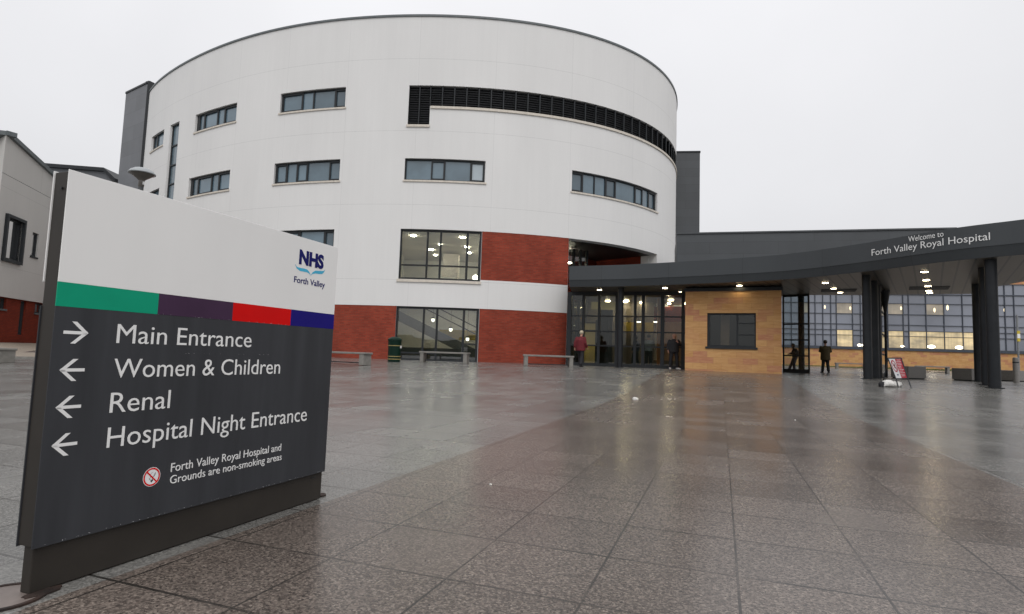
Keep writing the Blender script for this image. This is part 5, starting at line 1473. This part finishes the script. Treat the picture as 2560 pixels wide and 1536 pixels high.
    for s_ in 'RL':
        an, to = d['an'+s_], d['to'+s_]; fd = Vector((to.x-an.x, to.y-an.y, 0)); fd = fd.normalized() if fd.length > .01 else Vector((0, -1, 0))
        base = min(an.z-.09, to.z-.035); sd = Vector((-fd.y, fd.x, 0)); mb = MB(); n = 12; P = []
        tz = max(0, to.z-.035)
        for q, wd, hg in ((-.085, .030, .05), (-.06, .045, .085), (0, .050, .095), (.07, .050, .075), (.13, .052, .06), (.18, .046, .05), (.21, .024, .035)):
            zb_ = max(0, an.z-.09) + (tz-max(0, an.z-.09))*min(1, max(0, q/.15))
            P.append([an.xy.to_3d() + fd*q + sd*wd*math.cos(2*math.pi*i/n) + up_*(zb_ + hg/2 + hg/2*math.sin(2*math.pi*i/n)) for i in range(n)])
        for a, b_ in zip(P, P[1:]):
            for i in range(n): k = (i+1) % n; mb.quad(a[i], a[k], b_[k], b_[i])
        mb.poly(P[0]); mb.poly(P[-1][::-1]); mb.build('shoe', MT[shoes], r, smooth=True)
    if hair:
        bm = bmesh.new(); bmesh.ops.create_uvsphere(bm, u_segments=20, v_segments=14, radius=1); hr = random.Random(9)
        c = d['hd1'] - fwd*.020 + up_*.022; kill = []
        for v in bm.verts:
            k = 1 + hr.uniform(-.05, .05)
            lo_ = -.105 if not long_hair else -.20
            v.co = c + side*v.co.x*.098*k + fwd*v.co.y*.112*k + up_*(v.co.z*(.108 if v.co.z > 0 else -lo_)*k)
            rel = v.co - c
            if rel.dot(fwd) > .045 and rel.z < .035: kill.append(v)
        bmesh.ops.delete(bm, geom=kill, context='VERTS')
        me = bpy.data.meshes.new('hair'); bm.to_mesh(me); bm.free(); me.materials.append(MT[hair]); me.polygons.foreach_set('use_smooth', [True]*len(me.polygons))
        o = bpy.data.objects.new('hair', me); COL.objects.link(o); o.parent = r
    for s_ in (-1, 1):
        mb = MB(); c = d['hd1']+fwd*.088+side*.032*s_+Vector((0, 0, .005)); mb.lathe([(.002, -.009), (.009, -.004), (.009, .004), (.002, .009)], 8, c); mb.build('eye', MT['black'], r)
    return r
def facing(dx, dy): return math.atan2(dx, -dy)
# woman in the red coat walking towards the doors, seen from behind
person('person in a dark red coat and black trousers walking towards the entrance doors', foot(1450.5, 924, 24.6), facing(.55, .8), 'coat_red', 'cloth_black', 'cloth_black', 'hairg',
       dict(anR=(-.10, .16, .11), knR=(-.10, .03, .50), toR=(-.10, .02, .03), anL=(.10, -.17, .09), knL=(.10, -.14, .50), toL=(.11, -.33, .04), wrR=(-.27, -.14, .93), wrL=(.27, .10, .90), elL=(.26, .10, 1.13),
            hd0=(0, -.05, 1.54), hd1=(0, -.075, 1.62), hd2=(0, -.065, 1.70), nec=(0, -.02, 1.45)), .88, skirt=.12, wide=1.12)
# bald man in black by the glass, hand raised to his chest, white trainers
person('bald person in black top and trousers with white trainers, one hand raised', foot(1684, 921, 25.4), facing(-.03, -1), 'cloth_black', 'cloth_black', 'shoe_white', None,
       dict(elL=(.33, .0, 1.17), wrL=(.14, -.20, 1.30), elR=(-.29, .02, 1.13), wrR=(-.29, -.04, .90), anR=(-.17, .02, .09), anL=(.19, .02, .09), toR=(-.20, -.13, .035), toL=(.27, -.12, .035), knR=(-.14, -.02, .50), knL=(.15, -.02, .50)), .90, skirt=.07, wide=1.14)
# olive coat, back turned, looking right
person('person in an olive brown coat and dark trousers standing with back turned on the plaza', foot(2064, 935, 27.6), facing(.35, .9), 'coat_olive', 'cloth_black', 'cloth_black', 'hairb',
       dict(elL=(.27, -.02, 1.15), wrL=(.14, -.26, 1.16), elR=(-.26, .02, 1.14), wrR=(-.16, -.24, 1.10), anR=(-.14, .03, .09), anL=(.15, -.02, .09), toR=(-.19, -.12, .035), toL=(.20, -.17, .035)), .88, skirt=.20, wide=1.10)
# slumped figure leaning on the far side of the left column
person('person in black leaning against the dark column beside the kiosk', foot(1988, 928, 27.6), facing(-.9, .1), 'cloth_black', 'denim', 'cloth_black', 'hairb',
       dict(pel=(0, .0, .92), wai=(0, .04, 1.06), che=(0, .02, 1.24), nec=(0, -.06, 1.40), hd0=(0, -.11, 1.48), hd1=(0, -.14, 1.56), hd2=(0, -.13, 1.64), shR=(-.18, .0, 1.34), shL=(.18, .0, 1.34), elR=(-.22, -.10, 1.10), wrR=(-.12, -.30, 1.05), elL=(.22, -.10, 1.10), wrL=(.12, -.30, 1.05),
            anR=(-.09, -.34, .09), knR=(-.10, -.16, .48), toR=(-.11, -.50, .05), anL=(.09, -.08, .09), knL=(.10, -.10, .50), toL=(.11, -.24, .035)), .80, long_hair=True)
# two figures inside the lobby, seen through the glass
person('dim person in a dark top walking inside the glass lobby', foot(1589, 912, 27.5), facing(-.6, .6), 'denim', 'cloth_black', 'cloth_black', 'hairb',
       dict(anR=(-.09, .14, .10), knR=(-.10, .02, .50), toR=(-.09, .0, .04), anL=(.09, -.16, .09), knL=(.10, -.12, .50), toL=(.10, -.31, .04)), .84)
person('person in a pale grey top inside the lobby behind the glass', foot(1621, 914, 27.2), facing(.2, .9), 'grey_top', 'cloth_black', 'cloth_black', 'hairb',
       dict(elR=(-.28, .0, 1.16), wrR=(-.10, -.2, 1.18), elL=(.28, .0, 1.16), wrL=(.12, -.2, 1.14), anR=(-.12, .10, .09), anL=(.12, -.08, .09), toL=(.13, -.23, .035), toR=(-.13, -.05, .035)), .88)
